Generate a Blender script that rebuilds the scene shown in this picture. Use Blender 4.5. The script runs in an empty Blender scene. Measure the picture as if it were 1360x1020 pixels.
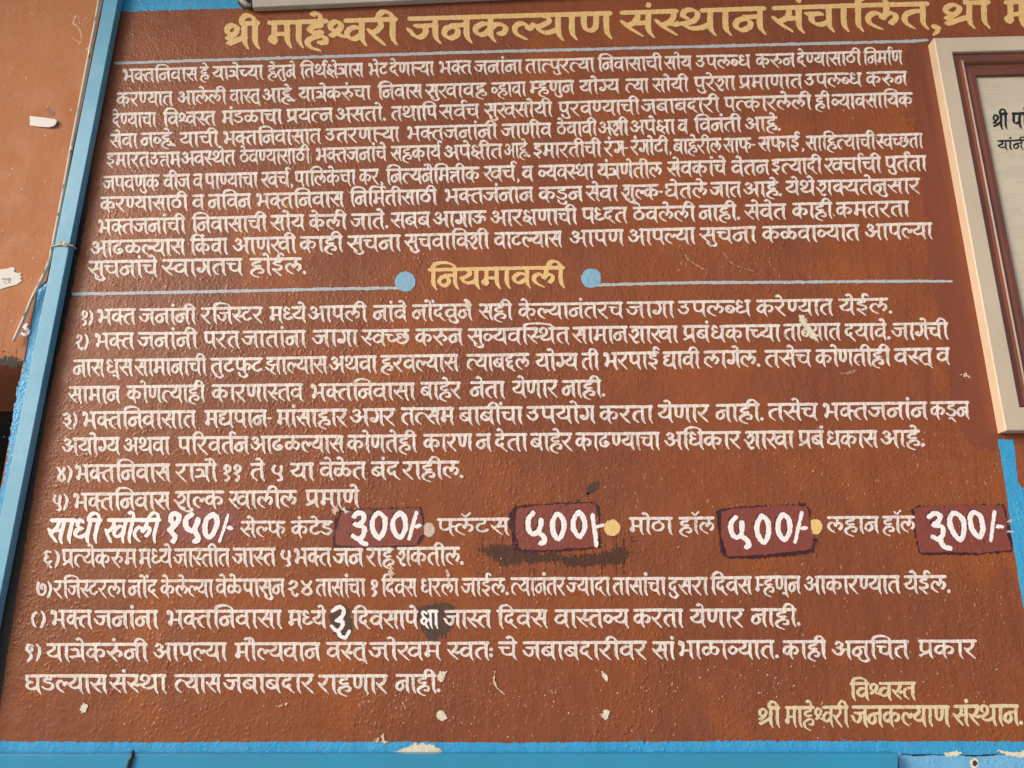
# A painted Marathi rules board on a plastered wall, seen close from slightly below.
import bpy, math
import numpy as np
from mathutils import Matrix, Vector

SC = bpy.context.scene
COL = SC.collection
# ------------------------------------------------------------------ camera
# 4:3 phone picture, f = 27 mm equivalent; the three axes come from the picture's vanishing points.
F_PX, D_WALL, EYE = 1020.0, 2.0, 1.6
UP = Vector((-16.0, 3605.0, -1020.0)).normalized()
RT = Vector((36600.0, 475.0, 1020.0)); RT = (RT - UP*RT.dot(UP)).normalized()
FW = UP.cross(RT)
ROT = Matrix((RT, FW, UP))                       # camera axes -> world axes
CAM = Vector((0.0, -D_WALL, EYE))
cam_data = bpy.data.cameras.new("camera"); cam = bpy.data.objects.new("camera", cam_data); COL.objects.link(cam)
cam.matrix_world = Matrix.Translation(CAM) @ ROT.to_4x4()
cam_data.sensor_width = 36.0; cam_data.lens = 36.0*F_PX/1360.0
cam_data.clip_start = 0.05; cam_data.clip_end = 500.0
SC.camera = cam
# ------------------------------------------------------------------ world, sun, exposure
SUN_EL, SUN_ROT = math.radians(24), math.radians(236)
world = bpy.data.worlds.new("World"); SC.world = world; world.use_nodes = True
wn = world.node_tree; wn.nodes.clear()
sky = wn.nodes.new("ShaderNodeTexSky"); sky.sky_type = 'NISHITA'; sky.sun_disc = False
sky.sun_elevation = SUN_EL; sky.sun_rotation = SUN_ROT; sky.dust_density = 4.0; sky.ozone_density = 0.6
bg = wn.nodes.new("ShaderNodeBackground"); bg.inputs["Strength"].default_value = 0.12
wo = wn.nodes.new("ShaderNodeOutputWorld")
wn.links.new(sky.outputs[0], bg.inputs[0]); wn.links.new(bg.outputs[0], wo.inputs[0])
sl = bpy.data.lights.new("sun", 'SUN'); sl.energy = 1.3; sl.angle = math.radians(26); sl.color = (1.0, .97, .93)
sun = bpy.data.objects.new("sun", sl); COL.objects.link(sun)
sd = Vector((math.sin(SUN_ROT)*math.cos(SUN_EL), math.cos(SUN_ROT)*math.cos(SUN_EL), math.sin(SUN_EL)))
sun.rotation_euler = sd.to_track_quat('Z', 'Y').to_euler(); sun.location = sd*6
SC.view_settings.view_transform = 'Standard'; SC.view_settings.look = 'None'
SC.view_settings.exposure = 0.36; SC.view_settings.gamma = 1.0
SC.view_settings.use_curve_mapping = False

RNG = np.random.default_rng(11)

def at(px, py, y=0.0):
    """photograph pixel -> point on the plane parallel to the wall at depth y (wall = 0, minus is towards the camera)"""
    d = ROT @ Vector(((px-680.0)/F_PX, -(py-510.0)/F_PX, -1.0))
    t = (y - CAM.y)/d.y
    return CAM + d*t
RN, CN = np.array(ROT), np.array(CAM)
def at_np(P, y=0.0):
    v = np.stack([(P[:, 0]-680.0)/F_PX, -(P[:, 1]-510.0)/F_PX, -np.ones(len(P))], 1) @ RN.T
    t = (y - CN[1])/v[:, 1]
    return CN + v*t[:, None]

# ------------------------------------------------------------------ materials
class NT:
    def __init__(s, name, rough=.5, spec=.5, metallic=0.0):
        s.m = bpy.data.materials.new(name); s.m.use_nodes = True
        s.t = s.m.node_tree; s.n = s.t.nodes
        s.b = s.n["Principled BSDF"]
        s.b.inputs["Roughness"].default_value = rough
        s.b.inputs["Specular IOR Level"].default_value = spec
        s.b.inputs["Metallic"].default_value = metallic
        s.pos = s.n.new("ShaderNodeNewGeometry").outputs["Position"]
    def link(s, a, b): s.t.links.new(a, b)
    def val(s, v, sock):
        if hasattr(v, 'is_output'): s.link(v, sock)
        else: sock.default_value = v
    def map(s, scale, loc=(0, 0, 0), rot=(0, 0, 0)):
        n = s.n.new("ShaderNodeMapping"); n.inputs["Scale"].default_value = scale; n.inputs["Location"].default_value = loc
        n.inputs["Rotation"].default_value = rot
        s.link(s.pos, n.inputs[0]); return n.outputs[0]
    def noise(s, scale, detail=4, rough=.55, vec=None, dist=0.0):
        n = s.n.new("ShaderNodeTexNoise"); n.inputs["Scale"].default_value = scale; n.inputs["Detail"].default_value = detail
        n.inputs["Roughness"].default_value = rough; n.inputs["Distortion"].default_value = dist
        s.link(vec if vec is not None else s.pos, n.inputs["Vector"]); return n.outputs[0]
    def voro(s, scale, vec=None, smooth=.6):
        n = s.n.new("ShaderNodeTexVoronoi"); n.feature = 'SMOOTH_F1'; n.inputs["Scale"].default_value = scale
        n.inputs["Smoothness"].default_value = smooth
        s.link(vec if vec is not None else s.pos, n.inputs["Vector"]); return n.outputs["Distance"]
    def ramp(s, v, a, b, lo=0.0, hi=1.0):
        n = s.n.new("ShaderNodeMapRange"); n.interpolation_type = 'SMOOTHSTEP'
        for k, q in zip(("From Min", "From Max", "To Min", "To Max"), (a, b, lo, hi)): n.inputs[k].default_value = q
        s.val(v, n.inputs["Value"]); return n.outputs[0]
    def math(s, op, a, b=0.0, c=None):
        n = s.n.new("ShaderNodeMath"); n.operation = op
        s.val(a, n.inputs[0]); s.val(b, n.inputs[1])
        if c is not None: s.val(c, n.inputs[2])
        return n.outputs[0]
    def mix(s, f, a, b):
        n = s.n.new("ShaderNodeMix"); n.data_type = 'RGBA'
        s.val(f, n.inputs[0])
        for v, sock in ((a, n.inputs[6]), (b, n.inputs[7])):
            if isinstance(v, tuple): v = (*v, 1.0)
            s.val(v, sock)
        return n.outputs[2]
    def bump(s, h, strength, dist):
        n = s.n.new("ShaderNodeBump"); n.inputs["Strength"].default_value = strength; n.inputs["Distance"].default_value = dist
        s.val(h, n.inputs["Height"]); s.link(n.outputs[0], s.b.inputs["Normal"])
    def color(s, v):
        if isinstance(v, tuple): s.b.inputs["Base Color"].default_value = (*v, 1.0)
        else: s.link(v, s.b.inputs["Base Color"])
    def rough(s, v): s.val(v, s.b.inputs["Roughness"])

def plaster_relief(k, amount=1.0):
    """The trowelled, many times repainted plaster: pimples, a little brush drag, soft waviness. One world-space relief for the
    wall and for every coat of paint on it."""
    fine = k.noise(150, 2, .6)
    pim = k.ramp(k.voro(95, k.map((1, 1, .85)), .5), .05, .55, 1.0, 0.0)          # paint-rounded grains
    keep = k.ramp(k.noise(48, 2), .34, .60)
    drag = k.noise(70, 3, .6, k.map((2.0, 1, .7), rot=(0, math.radians(12), 0)))
    wave = k.noise(13, 3)
    zone = k.ramp(k.noise(2.2, 2, vec=k.map((1, 1, 1), (3.1, 0, 1.7))), .34, .66, .45, 1.3)
    h = k.math('ADD', k.math('MULTIPLY', fine, .8), k.math('MULTIPLY', k.math('MULTIPLY', pim, keep), .62))
    h = k.math('ADD', h, k.math('MULTIPLY', drag, .45))
    h = k.math('MULTIPLY', h, zone)
    h = k.math('ADD', h, k.math('MULTIPLY', wave, 1.8))
    k.bump(h, 1.0, .0018*amount)
    return h

def wall_paint(name, a, b, c, rough=.42, rust=None, relief=1.0):
    k = NT(name, rough, .36)
    big = k.ramp(k.noise(1.7, 3), .38, .62)
    drag = k.ramp(k.noise(26, 4, .65, k.map((2.4, 1, .35))), .35, .7)
    col = k.mix(big, a, b)
    col = k.mix(k.math('MULTIPLY', drag, .45), col, c)
    if rust: col = k.mix(k.ramp(k.noise(3.6, 3, .6, k.map((1, 1, .8), (2, 0, 5))), .48, .74, 0, .7), col, rust)
    tiny = k.ramp(k.noise(210, 2, .5, k.map((1.3, 1, .7))), .60, .74)
    col = k.mix(k.math('MULTIPLY', tiny, .30), col, tuple(min(1, v*1.7+.03) for v in c))
    streak = k.ramp(k.noise(9, 4, .6, k.map((2.6, 1, .16))), .54, .72)
    col = k.mix(k.math('MULTIPLY', streak, .30), col, tuple(v*.55 for v in a))
    dust = k.ramp(k.noise(330, 2), .70, .78)
    col = k.mix(k.math('MULTIPLY', dust, .35), col, (.62, .48, .36))
    k.color(col)
    k.rough(k.ramp(k.noise(14, 3), .3, .7, rough-.10, rough+.12))
    plaster_relief(k, relief)
    return k.m

def brush_paint(name, a, b, thin=None, rough=.5, cover=.72, relief=.6):
    """Sign paint: two tones dragged along the brush, worn thin here and there."""
    k = NT(name, rough)
    s = k.noise(150, 3, .6, k.map((1.5, 1, .28)))
    col = k.mix(k.ramp(s, .36, .66), a, b)
    if thin:
        w = k.ramp(k.noise(75, 5, .7, k.map((1, 1, .6), (5, 2, 1))), cover-.13, cover+.05)
        z = k.ramp(k.noise(6, 2), .42, .62, .15, 1.0)
        col = k.mix(k.math('MULTIPLY', w, z), col, thin)
    k.color(col)
    plaster_relief(k, relief)
    return k.m

def metal_paint(name, a, b, dirt=(.10, .08, .07), rough=.35, dirt_amt=.25):
    k = NT(name, rough)
    col = k.mix(k.ramp(k.noise(5, 3), .35, .65), a, b)
    w = k.ramp(k.noise(36, 6, .7), .60, .74)
    col = k.mix(k.math('MULTIPLY', w, dirt_amt), col, dirt)
    sp = k.ramp(k.noise(240, 2), .74, .80)
    col = k.mix(k.math('MULTIPLY', sp, .6), col, dirt)
    k.color(col)
    k.bump(k.math('ADD', k.noise(60, 3), k.math('MULTIPLY', k.noise(12, 2), 2.0)), .35, .0012)
    return k.m

M = {}
M['wall'] = wall_paint("brown_oil_paint", (.252, .072, .025), (.200, .060, .029), (.285, .090, .038), rough=.37, rust=(.345, .098, .022))
M['band'] = wall_paint("dark_brown_paint", (.205, .058, .028), (.185, .054, .030), (.225, .066, .034), rough=.42, relief=.45)
M['orange'] = wall_paint("orange_limewash", (.465, .185, .080), (.410, .165, .080), (.510, .220, .110), rough=.75, rust=(.42, .150, .055), relief=.40)
M['blue_wall'] = wall_paint("bright_blue_wall_paint", (.035, .310, .620), (.045, .340, .660), (.080, .400, .700), rough=.32, relief=.9)
M['pale_blue'] = wall_paint("pale_blue_wall_paint", (.150, .430, .740), (.130, .400, .700), (.200, .480, .780), rough=.4, relief=.8)
M['letter'] = brush_paint("white_sign_paint", (.86, .80, .77), (.63, .54, .51), (.42, .24, .17), cover=.66)
M['price_white'] = brush_paint("fresh_white_paint", (.90, .88, .90), (.84, .81, .84), None, rough=.42)
M['title'] = brush_paint("yellow_sign_paint", (.80, .56, .26), (.70, .46, .20), (.40, .20, .09), cover=.72)
M['sign'] = brush_paint("faded_yellow_sign_paint", (.74, .62, .41), (.62, .52, .36), (.40, .26, .17), cover=.66)
M['line'] = brush_paint("grey_blue_sign_paint", (.46, .52, .58), (.38, .42, .48), (.30, .17, .13), cover=.70)
M['dot_blue'] = brush_paint("sky_blue_sign_paint", (.25, .47, .66), (.20, .41, .60), (.35, .42, .48), cover=.72)
M['dot_yellow'] = brush_paint("yellow_dot_paint", (.80, .58, .25), (.74, .50, .20), (.45, .26, .1), cover=.74)
M['dot_cream'] = brush_paint("cream_dot_paint", (.66, .55, .44), (.52, .42, .34), (.30, .15, .1), cover=.62)
M['patch'] = brush_paint("maroon_patch_paint", (.240, .060, .046), (.210, .053, .042), (.13, .03, .03), rough=.38, cover=.80)
M['maroon'] = brush_paint("dark_maroon_paint", (.040, .008, .012), (.060, .014, .016), None, rough=.35)
M['smear'] = brush_paint("dark_brown_smear_paint", (.062, .019, .010), (.085, .026, .012), (.20, .06, .025), rough=.6, cover=.80)
M['chip'] = brush_paint("exposed_plaster", (.74, .70, .58), (.64, .58, .44), None, rough=.85)
M['chip_pink'] = brush_paint("fleck_plaster", (.70, .50, .38), (.60, .40, .29), None, rough=.85)
M['scuff'] = brush_paint("rubbed_paint", (.42, .20, .13), (.36, .17, .12), None, rough=.7)
M['stain'] = brush_paint("dark_stain", (.060, .030, .022), (.085, .042, .028), (.20, .08, .045), rough=.6, cover=.72)
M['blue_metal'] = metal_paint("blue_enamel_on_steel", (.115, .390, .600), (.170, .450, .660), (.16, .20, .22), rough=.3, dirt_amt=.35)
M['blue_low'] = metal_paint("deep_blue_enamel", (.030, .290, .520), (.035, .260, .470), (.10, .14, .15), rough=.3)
M['grime'] = metal_paint("black_grime_shade", (.018, .018, .018), (.050, .044, .040), (.09, .06, .045), rough=.8, dirt_amt=.7)  # black for real grime and for the painted shade of the tube gap
M['cable'] = metal_paint("grey_cable_sheath", (.68, .60, .50), (.60, .52, .42), rough=.55)
M['tie'] = metal_paint("string", (.60, .52, .42), (.52, .46, .40), rough=.8)
M['black'] = metal_paint("black_wire_sheath", (.016, .014, .018), (.025, .02, .025), rough=.4)
M['dark'] = metal_paint("shade_dark_room_wall", (.035, .026, .022), (.028, .02, .018), rough=.9)  # the room's shade is put into this near-black colour
M['grey_pvc'] = metal_paint("grey_white_casing", (.50, .475, .44), (.45, .42, .39), rough=.5)
M['cream'] = metal_paint("lit_cream_reveal", (.70, .56, .41), (.66, .51, .37), (.5, .34, .2), rough=.5, dirt_amt=.3)  # lighter than the frame front: light from the left put into the colour
M['stone'] = metal_paint("greyish_cream_frame_paint", (.56, .49, .39), (.52, .455, .36), (.28, .22, .16), rough=.5, dirt_amt=.25)
M['frame_brown'] = metal_paint("brown_frame_enamel", (.170, .058, .036), (.135, .050, .034), (.08, .035, .025), rough=.33)
M['lettering_black'] = metal_paint("black_lettering", (.012, .012, .012), (.02, .02, .02), rough=.4, dirt_amt=0)
M['paper'] = metal_paint("white_paper", (.82, .80, .77), (.76, .74, .71), (.5, .45, .4), rough=.9, dirt_amt=.15)
M['print_grey'] = metal_paint("grey_print", (.16, .16, .16), (.2, .2, .2), rough=.8)

M['concrete'] = metal_paint("pale_concrete_paving", (.42, .41, .39), (.36, .35, .33), rough=.8)
M['slab'] = metal_paint("added_slab_plaster", (.30, .27, .25), (.26, .24, .22), rough=.9)

def marble():
    k = NT("cream_marble_slab", .3)
    v = k.noise(3.2, 6, .7, k.map((.6, 1, 2.2), rot=(0, .25, 0)), 1.2)
    col = k.mix(k.ramp(v, .35, .65), (.58, .53, .43), (.52, .47, .38))
    vein = k.ramp(k.math('ABSOLUTE', k.math('SUBTRACT', k.noise(5, 5, .6, k.map((.5, 1, 3)), 1.5), .5)), 0.0, .02, 1.0, 0.0)
    k.color(k.mix(k.math('MULTIPLY', vein, .35), col, (.36, .31, .24)))
    return k.m
M['marble'] = marble()

# ------------------------------------------------------------------ object helpers
def tag(o, label=None, cat=None, group=None, kind=None):
    for k, v in (('label', label), ('category', cat), ('group', group), ('kind', kind)):
        if v: o[k] = v
    return o
def thing(name, loc, label, cat, group=None):
    o = bpy.data.objects.new(name, None); o.empty_display_size = .05; COL.objects.link(o); o.location = loc
    return tag(o, label, cat, group)
def world_loc(o):
    v = Vector(o.location)
    while o.parent: o = o.parent; v += Vector(o.location)
    return v
def link_mesh(name, me, mat, parent=None, label=None, kind=None):
    """vertices arrive in world coordinates; the origin goes to their middle"""
    n = len(me.vertices); co = np.empty(n*3, np.float32); me.vertices.foreach_get('co', co); co = co.reshape(-1, 3)
    c = (co.min(0)+co.max(0))/2
    me.vertices.foreach_set('co', (co-c).ravel()); me.update()
    me.materials.clear(); me.materials.append(mat)
    o = bpy.data.objects.new(name, me); COL.objects.link(o)
    p = Vector(c.tolist())
    if parent: o.parent = parent; p -= world_loc(parent)
    o.location = p
    return tag(o, label, kind=kind)
def mesh(name, V, Fc, mat, parent=None, label=None, kind=None, bevel=0.0, smooth=False):
    me = bpy.data.meshes.new(name); me.from_pydata([tuple(v) for v in V], [], Fc); me.update()
    o = link_mesh(name, me, mat, parent, label, kind)
    if smooth:
        for p in me.polygons: p.use_smooth = True
    if bevel:
        b = o.modifiers.new("bevel", 'BEVEL'); b.width = bevel; b.segments = 3; b.limit_method = 'ANGLE'
        for p in me.polygons: p.use_smooth = True
        b.harden_normals = True
    return o
def prism(front, back_y):
    """front: world points of one outline (counter-clockwise seen from the camera); extruded back to y = back_y"""
    n = len(front)
    V = [tuple(p) for p in front] + [(p[0], back_y, p[2]) for p in front]
    Fc = [tuple(range(n)), tuple(range(2*n-1, n-1, -1))] + [(i, i+n, (i+1) % n+n, (i+1) % n) for i in range(n)]
    return V, Fc
def px_prism(name, pts, y0, y1, mat, parent=None, label=None, bevel=0.0):
    """outline in photograph pixels on plane y0 (clockwise on the picture = given top-left, bottom-left, bottom-right...)"""
    V, Fc = prism([at(x, y, y0) for x, y in pts], y1)
    return mesh(name, V, Fc, mat, parent, label, bevel=bevel)
def box(name, x0, x1, y0, y1, z0, z1, mat, parent=None, label=None, bevel=0.0):
    V, Fc = prism([(x0, y0, z1), (x0, y0, z0), (x1, y0, z0), (x1, y0, z1)], y1)
    return mesh(name, V, Fc, mat, parent, label, bevel=bevel)
def tube(name, pts, r, mat, parent=None, label=None, seg=10, radii=None):
    P = [Vector(p) for p in pts]; V, Fc = [], []
    for i, p in enumerate(P):
        t = (P[min(i+1, len(P)-1)] - P[max(i-1, 0)]).normalized()
        a = t.cross(Vector((0, 1, 0.01))).normalized(); b = t.cross(a)
        rr = radii[i] if radii else r
        for k in range(seg):
            q = 2*math.pi*k/seg
            V.append(p + a*math.cos(q)*rr + b*math.sin(q)*rr)
    for i in range(len(P)-1):
        for k in range(seg):
            k2 = (k+1) % seg
            Fc.append((i*seg+k, i*seg+k2, (i+1)*seg+k2, (i+1)*seg+k))
    Fc.append(tuple(range(seg-1, -1, -1))); Fc.append(tuple((len(P)-1)*seg+k for k in range(seg)))
    return mesh(name, V, Fc, mat, parent, label, smooth=True)
# ------------------------------------------------------------------ hand lettering
# Every letter is written as brush strokes (x right, y down, head line at 0, stem foot at 10).
# 'S' = upright stem, 'c' = curved stroke, 'l' = straight stroke; third number = brush pressure.
FONT = {
 'क': (10.6, 5, 0, "S5;c 5,3.3 3.2,2.8 1.3,4.2 1.1,6 2.3,7.5 3.8,6.9 5,5.2;c 5,4.7 6.6,3.2 8.6,3.6 9.2,5.2 8.5,6.9 7.4,7.2"),
 'क्': (6.8, 5, 0, "S5;c 5,3.3 3.2,2.8 1.3,4.2 1.1,6 2.3,7.5 3.8,6.9 5,5.2;l 5,4.7 7.2,4.3"),
 'ख': (11.6, 10.2, 0, "c 3.9,0.2 4.3,2.2 3.3,4.2 1.6,5.5;c 0.7,4.3 1.8,6.3 3.5,8.4 5.0,10.2,.65;c 10.2,3.6 7.9,2.7 5.8,4 5.4,6 6.8,7.6 8.7,7.0 10.2,5.4;S10.2"),
 'ग': (7.6, 6.4, 0, "c 2.2,5.5 1.1,6.0 1.5,7.4 3,7.5 4.1,6 4.4,3.4 3.3,0.2;S6.4"),
 'ग्': (5.0, 3.4, 0, "c 2.2,5.5 1.1,6.0 1.5,7.4 3,7.5 4.3,6 4.4,3.4 3.3,0.2"),
 'घ': (8.4, 6.7, 0, "c 1.2,0.6 1,2.4 2.4,3.4 3.6,3.6;c 3.2,3.6 1.2,4.9 1.4,7.2 3.6,7.9 6.6,6.6;S6.7"),
 'च': (8.2, 6.6, 0, "l 0.7,2.9 4.4,2.9;c 2.4,2.9 1.9,4.6 2.5,6.6 4.4,7.5 6.5,6.4;S6.6"),
 'च्': (5.6, 3, 0, "l 0.5,2.9 3.8,2.9;c 2.2,2.9 1.7,4.6 2.3,6.6 4.0,7.3 5.8,6.0"),
 'छ': (8.2, 5.6, 0, "c 3.4,2.4 1.8,2.2 1.4,3.6 3,4.6;c 3,4.6 1.2,5.8 1.6,7.8 4,8.6 6.8,6.6 7,3.4 5.6,2.6 4.8,4 5.6,5.2 6.8,5;l 5.9,0 5.8,2.6"),
 'ज': (9.2, 7.6, 0, "l 2.2,3.1 7.6,2.9;c 2.4,3.2 4.4,3.4 5.0,5.6 3.6,7.8 1.9,7.2 0.4,4.6 ;S7.6"),
 'ज्': (6.6, 4, 0, "l 2.2,3.1 6.0,2.9;c 2.4,3.2 4.4,3.4 5.0,5.6 3.6,7.8 1.9,7.2 0.4,4.6 "),
 'झ': (10, 8.2, 0, "c 3.8,0.2 3.6,1.8 1.8,2.4 1.4,3.8 3.2,4.4 4.8,5.4 4.2,7.2 2.4,7.6 0.4,6;c 3,7.4 4,9 5.8,10.2;l 4,4.4 8,4.4;S8.2"),
 'ट': (7.0, 4.6, 0, "c 5.0,0.2 4.4,2.3 2.2,3.2 1.2,5.2 2.2,7.4 4.2,7.8 6,6.6"),
 'ठ': (7.8, 4.2, 0, "l 4.2,0 4.2,2.4;c 4.2,2.6 1.9,3.4 1.2,5.6 2.6,7.7 5,7.7 6.5,5.8 6,3.4 4.2,2.6"),
 'ड': (7.2, 4.6, 0, "c 4.8,0.2 4.6,1.8 2.4,2 1.7,3.3 3.4,4 5.5,4.6 6,6.4 4.6,7.9 2.6,7.9 0.8,6.6"),
 'ढ': (7.8, 4.8, 0, "c 5,0.2 4.4,2.2 2,3.4 1.2,5.6 2.4,7.8 4.8,7.8 6.2,6.4 5.4,5.0 4.0,5.6 4.2,6.4"),
 'ण': (9.4, 7.8, 0, "c 1.7,0 1.7,4.4 2.4,6.6 3.9,6.8 4.9,5 5.1,0;S7.8"),
 'ण्': (6.4, 5, 0, "c 1.7,0 1.7,4.4 2.4,6.6 3.9,6.8 4.9,5 5.1,0"),
 'त': (7.9, 6.2, 0, "c 6.2,3.1 3.8,3.0 1.8,4.3 1.4,6.6 2.4,8.6 4.0,10.0,.55;S6.2"),
 'त्': (6.0, 4, 0, "c 6.4,3.9 4.8,3.0 3.2,3.0 1.6,4.4 1.3,6.6 2.2,8.6 3.8,10.0,.55"),
 'त्त': (7.9, 6.4, 0, "l 1.0,2.7 6.4,2.7;c 6.4,5.0 3.8,4.8 1.9,5.8 1.6,7.6 2.9,9.6,.6;S6.4"),
 'त्र': (8.0, 6.4, 0, "c 1.3,3.4 3.2,2.8 4.3,4.2 4.0,6.6;l 0.6,7.6 6.4,6.7;S6.4"),
 'थ': (9.6, 8.0, 5.4, "c 2.2,2.9 1.2,2.2 1.6,0.2 3.4,-0.4 4.8,1 4.5,3.3 3,4.8 1.2,5.3;c 1.2,5.4 3,7.3 5.8,7.2 8,5.8;S8"),
 'द': (6.6, 4.4, 0, "c 4.8,0.2 4.4,2.2 2,3 1.2,5 2.2,6.9 4,6.5 4.4,5.4;c 3.4,6.4 4.8,8.4 6.8,10.4,.6"),
 'द्य': (9.0, 7.4, 0, "c 4.2,0.2 3.9,1.8 1.9,2.2 1.5,3.6 3.4,4.2;c 3.4,4.4 1.4,5.6 1.9,7.8 4.6,8.2 7.4,6.4;S7.4"),
 'द्द': (7.4, 4.8, 0, "c 4.8,0.2 4.2,1.8 1.8,2.4 1.4,4.2 3,4.7 4.6,3.9;c 4.4,4.7 2.6,5.6 2.2,7.6 4,8.4 5,7.2;c 4.6,8 5.4,9.4 7.0,10.8,.6"),
 'ध': (8.4, 6.8, 4.8, "c 3.4,0.9 2.2,-0.4 1.2,0.8 1.6,2.8 3.6,3.5;c 3.2,3.5 1.3,4.8 1.4,6.9 3.5,7.7 6.8,6.2;S6.8"),
 'ध्': (5.6, 4, 5, "c 3.4,0.9 2.2,-0.4 1.2,0.8 1.6,2.8 3.6,3.5;c 3.2,3.5 1.3,4.8 1.4,6.9 3.3,7.7 5.6,6.4"),
 'न': (8.4, 6.8, 0, "l 3.2,3.3 6.9,3.1;c 3.6,3.4 1.4,4.6 0.9,6.9 2.3,8.6 4.2,7.5 4.5,5.3 3.0,3.6;S6.9"),
 'न्': (5.6, 4, 0, "l 3.2,3.3 5.6,3.1;c 3.6,3.4 1.4,4.6 0.9,6.9 2.3,8.6 4.2,7.5 4.5,5.3 3.0,3.6"),
 'प': (7.6, 6.0, 0, "c 1.7,0 1.7,4.6 2.8,6.5 4.6,6.3 6.0,5.2;S6.0"),
 'प्': (5.4, 4, 0, "c 1.7,0 1.7,4.6 2.8,6.5 4.2,6.0"),
 'फ': (10.4, 6.0, 0, "c 1.7,0 1.7,4.6 2.8,6.5 4.6,6.3 6.0,5.2;S6.0;c 6.0,4.6 7.6,3.3 9.2,3.8 9.5,5.4 8.6,7"),
 'फ्': (7.4, 6.0, 0, "c 1.7,0 1.7,4.6 2.8,6.5 4.6,6.3 6.0,5.2;S6.0;l 6.0,4.8 7.8,4.4"),
 'ब': (7.8, 6.2, 0, "c 6.2,3.6 3.8,2.7 1.6,4 1.2,6 2.6,7.6 4.6,7.2 6.2,5.8;S6.2;l 2.6,4.6 4.9,6.3,.7"),
 'ब्': (5.4, 3, 0, "c 4.6,4.2 2.8,2.9 1.2,4.4 1.3,6.6 3.0,7.5 4.6,6.4 4.6,4.2;l 2.2,4.8 3.8,6.2,.6;l 4.8,5 5.6,4.8"),
 'भ': (8.6, 7.0, 4.4, "c 1.0,1.6 1.2,0.0 2.5,0.2 2.9,1.8 2.8,5 2.2,7.8;c 2.6,6.2 1.6,7.0 2.0,8.2;l 2.8,5.2 7,5.2;S7.0"),
 'म': (8.2, 6.6, 0, "l 2.4,0 2.4,6.4;c 2.4,5.6 1.3,7.0 2.0,8.2 2.8,7.0;l 2.4,4.9 6.6,4.9;S6.6"),
 'म्': (5.6, 3, 0, "l 2.4,0 2.4,6.4;c 2.4,5.6 1.3,7.0 2.0,8.2 2.8,7.0;l 2.4,4.9 5.8,4.6"),
 'य': (8.2, 6.7, 0, "c 2.2,0.3 4.0,1.1 4.1,2.7 2.6,4.0 1.0,4.7;c 1.0,4.7 2.4,6.9 4.8,7.1 6.7,5.9;S6.7"),
 'र': (6.4, 3.6, 0, "c 4.2,0.2 4.7,2.2 3.6,4.2 1.8,5.5;c 0.8,4.3 2.0,6.3 3.9,8.4 5.7,10.4,.65"),
 'रु': (8.6, 3.6, 0, "c 4.2,0.2 4.7,2.2 3.6,4.2 1.8,5.5;c 0.8,4.3 2.0,6.3 3.9,8.4 5.4,10.4,.65;c 2.8,5.4 4.8,3.9 6.8,4.2 7.4,5.8 6.2,7.2"),
 'ऱ्': (2.6, 1, 0, "c -0.4,4.2 0.8,3.6 1.8,4.8 3.2,4.2"),
 'ल': (9.4, 6.0, 0, "c 4.9,5.4 4.2,3.6 2.7,3.2 1.2,4.8 1.5,7.2 3.2,8.8 4.8,9.8,.6;c 6.1,0 5.9,3 4.9,5.4;c 4.9,5.4 6.4,3.4 8.1,3.8 8.4,5.8 7.2,7.6"),
 'ल्': (6.2, 4, 0, "c 4.9,5.6 4.0,3.6 2.6,3.2 1.2,4.8 1.5,7.2 3.0,8.8 4.4,9.8,.6;c 4.6,5.6 5.4,5.2 6.2,3.8"),
 'ळ': (10.2, 5.2, 0, "c 5,5.4 3.6,3.4 1.6,3.9 1.1,5.8 2.3,7.7 4,7.1 5,5.4;c 5,5.4 6.5,3.4 8.5,3.9 9.0,5.8 7.8,7.7 6,7.1 5,5.4;l 5.4,0 5.1,4.6"),
 'व': (7.7, 6.1, 0, "c 6.1,3.6 3.8,2.7 1.6,4 1.2,6 2.6,7.6 4.6,7.0 6.1,5.4;S6.1"),
 'व्': (5.2, 3, 0, "c 4.4,4.0 2.7,3.0 1.1,4.5 1.4,6.6 3.1,7.3 4.6,5.9 4.4,4.0;l 4.6,5.2 5.6,4.9"),
 'श': (8.8, 7.2, 0, "c 1.9,3.3 2.6,2.0 4.0,1.9 4.9,3.8 4.0,5.8 2.3,7.4;l 3.9,0.2 4.1,1.8;c 0.2,4.8 1.6,6.8 2.7,9.0 3.8,10.3 4.9,9.5,.9;S7.2"),
 'श्': (5.2, 3, 5.6, "c 2.6,4.2 1.2,3.6 1.0,1.6 2.6,0.4 4.3,1.2 4.2,3.2 2.8,5 1.2,6.2;c 2.4,5.1 3.8,5.8 5.4,6.4"),
 'श्र': (8.8, 7.2, 5.4, "c 2.6,4.2 1.2,3.8 1.0,2.0 2.6,0.6 4.4,1.4 4.2,3.4 2.8,5 1.2,6.2;l 1.4,8.4 7.2,5.6;S7.2"),
 'क्ष': (9.0, 7.4, 5.0, "c 4.2,1.2 2.8,0.0 1.6,1.2 2.2,3 3.8,3.9;c 3.8,3.9 1.4,4.8 1.3,6.9 2.8,7.7 4.4,6.4 4.8,5;l 4.4,5.2 7.4,4.9;c 3.6,7.2 4.8,8.9 6.0,10.2,.6;S7.4"),
 'ष': (7.6, 6.0, 0, "c 1.7,0 1.7,4.6 2.8,6.5 4.6,6.3 6.0,5.2;S6.0;l 2,2 5,5"),
 'स': (8.6, 7.1, 0, "c 4.4,0.2 4.6,2.2 3.6,4.4 2.0,5.6;c 0.7,4.0 2.2,6.4 3.9,8.2 5.4,9.8,.6;l 3.4,4.7 7.1,4.4;S7.1"),
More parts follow.
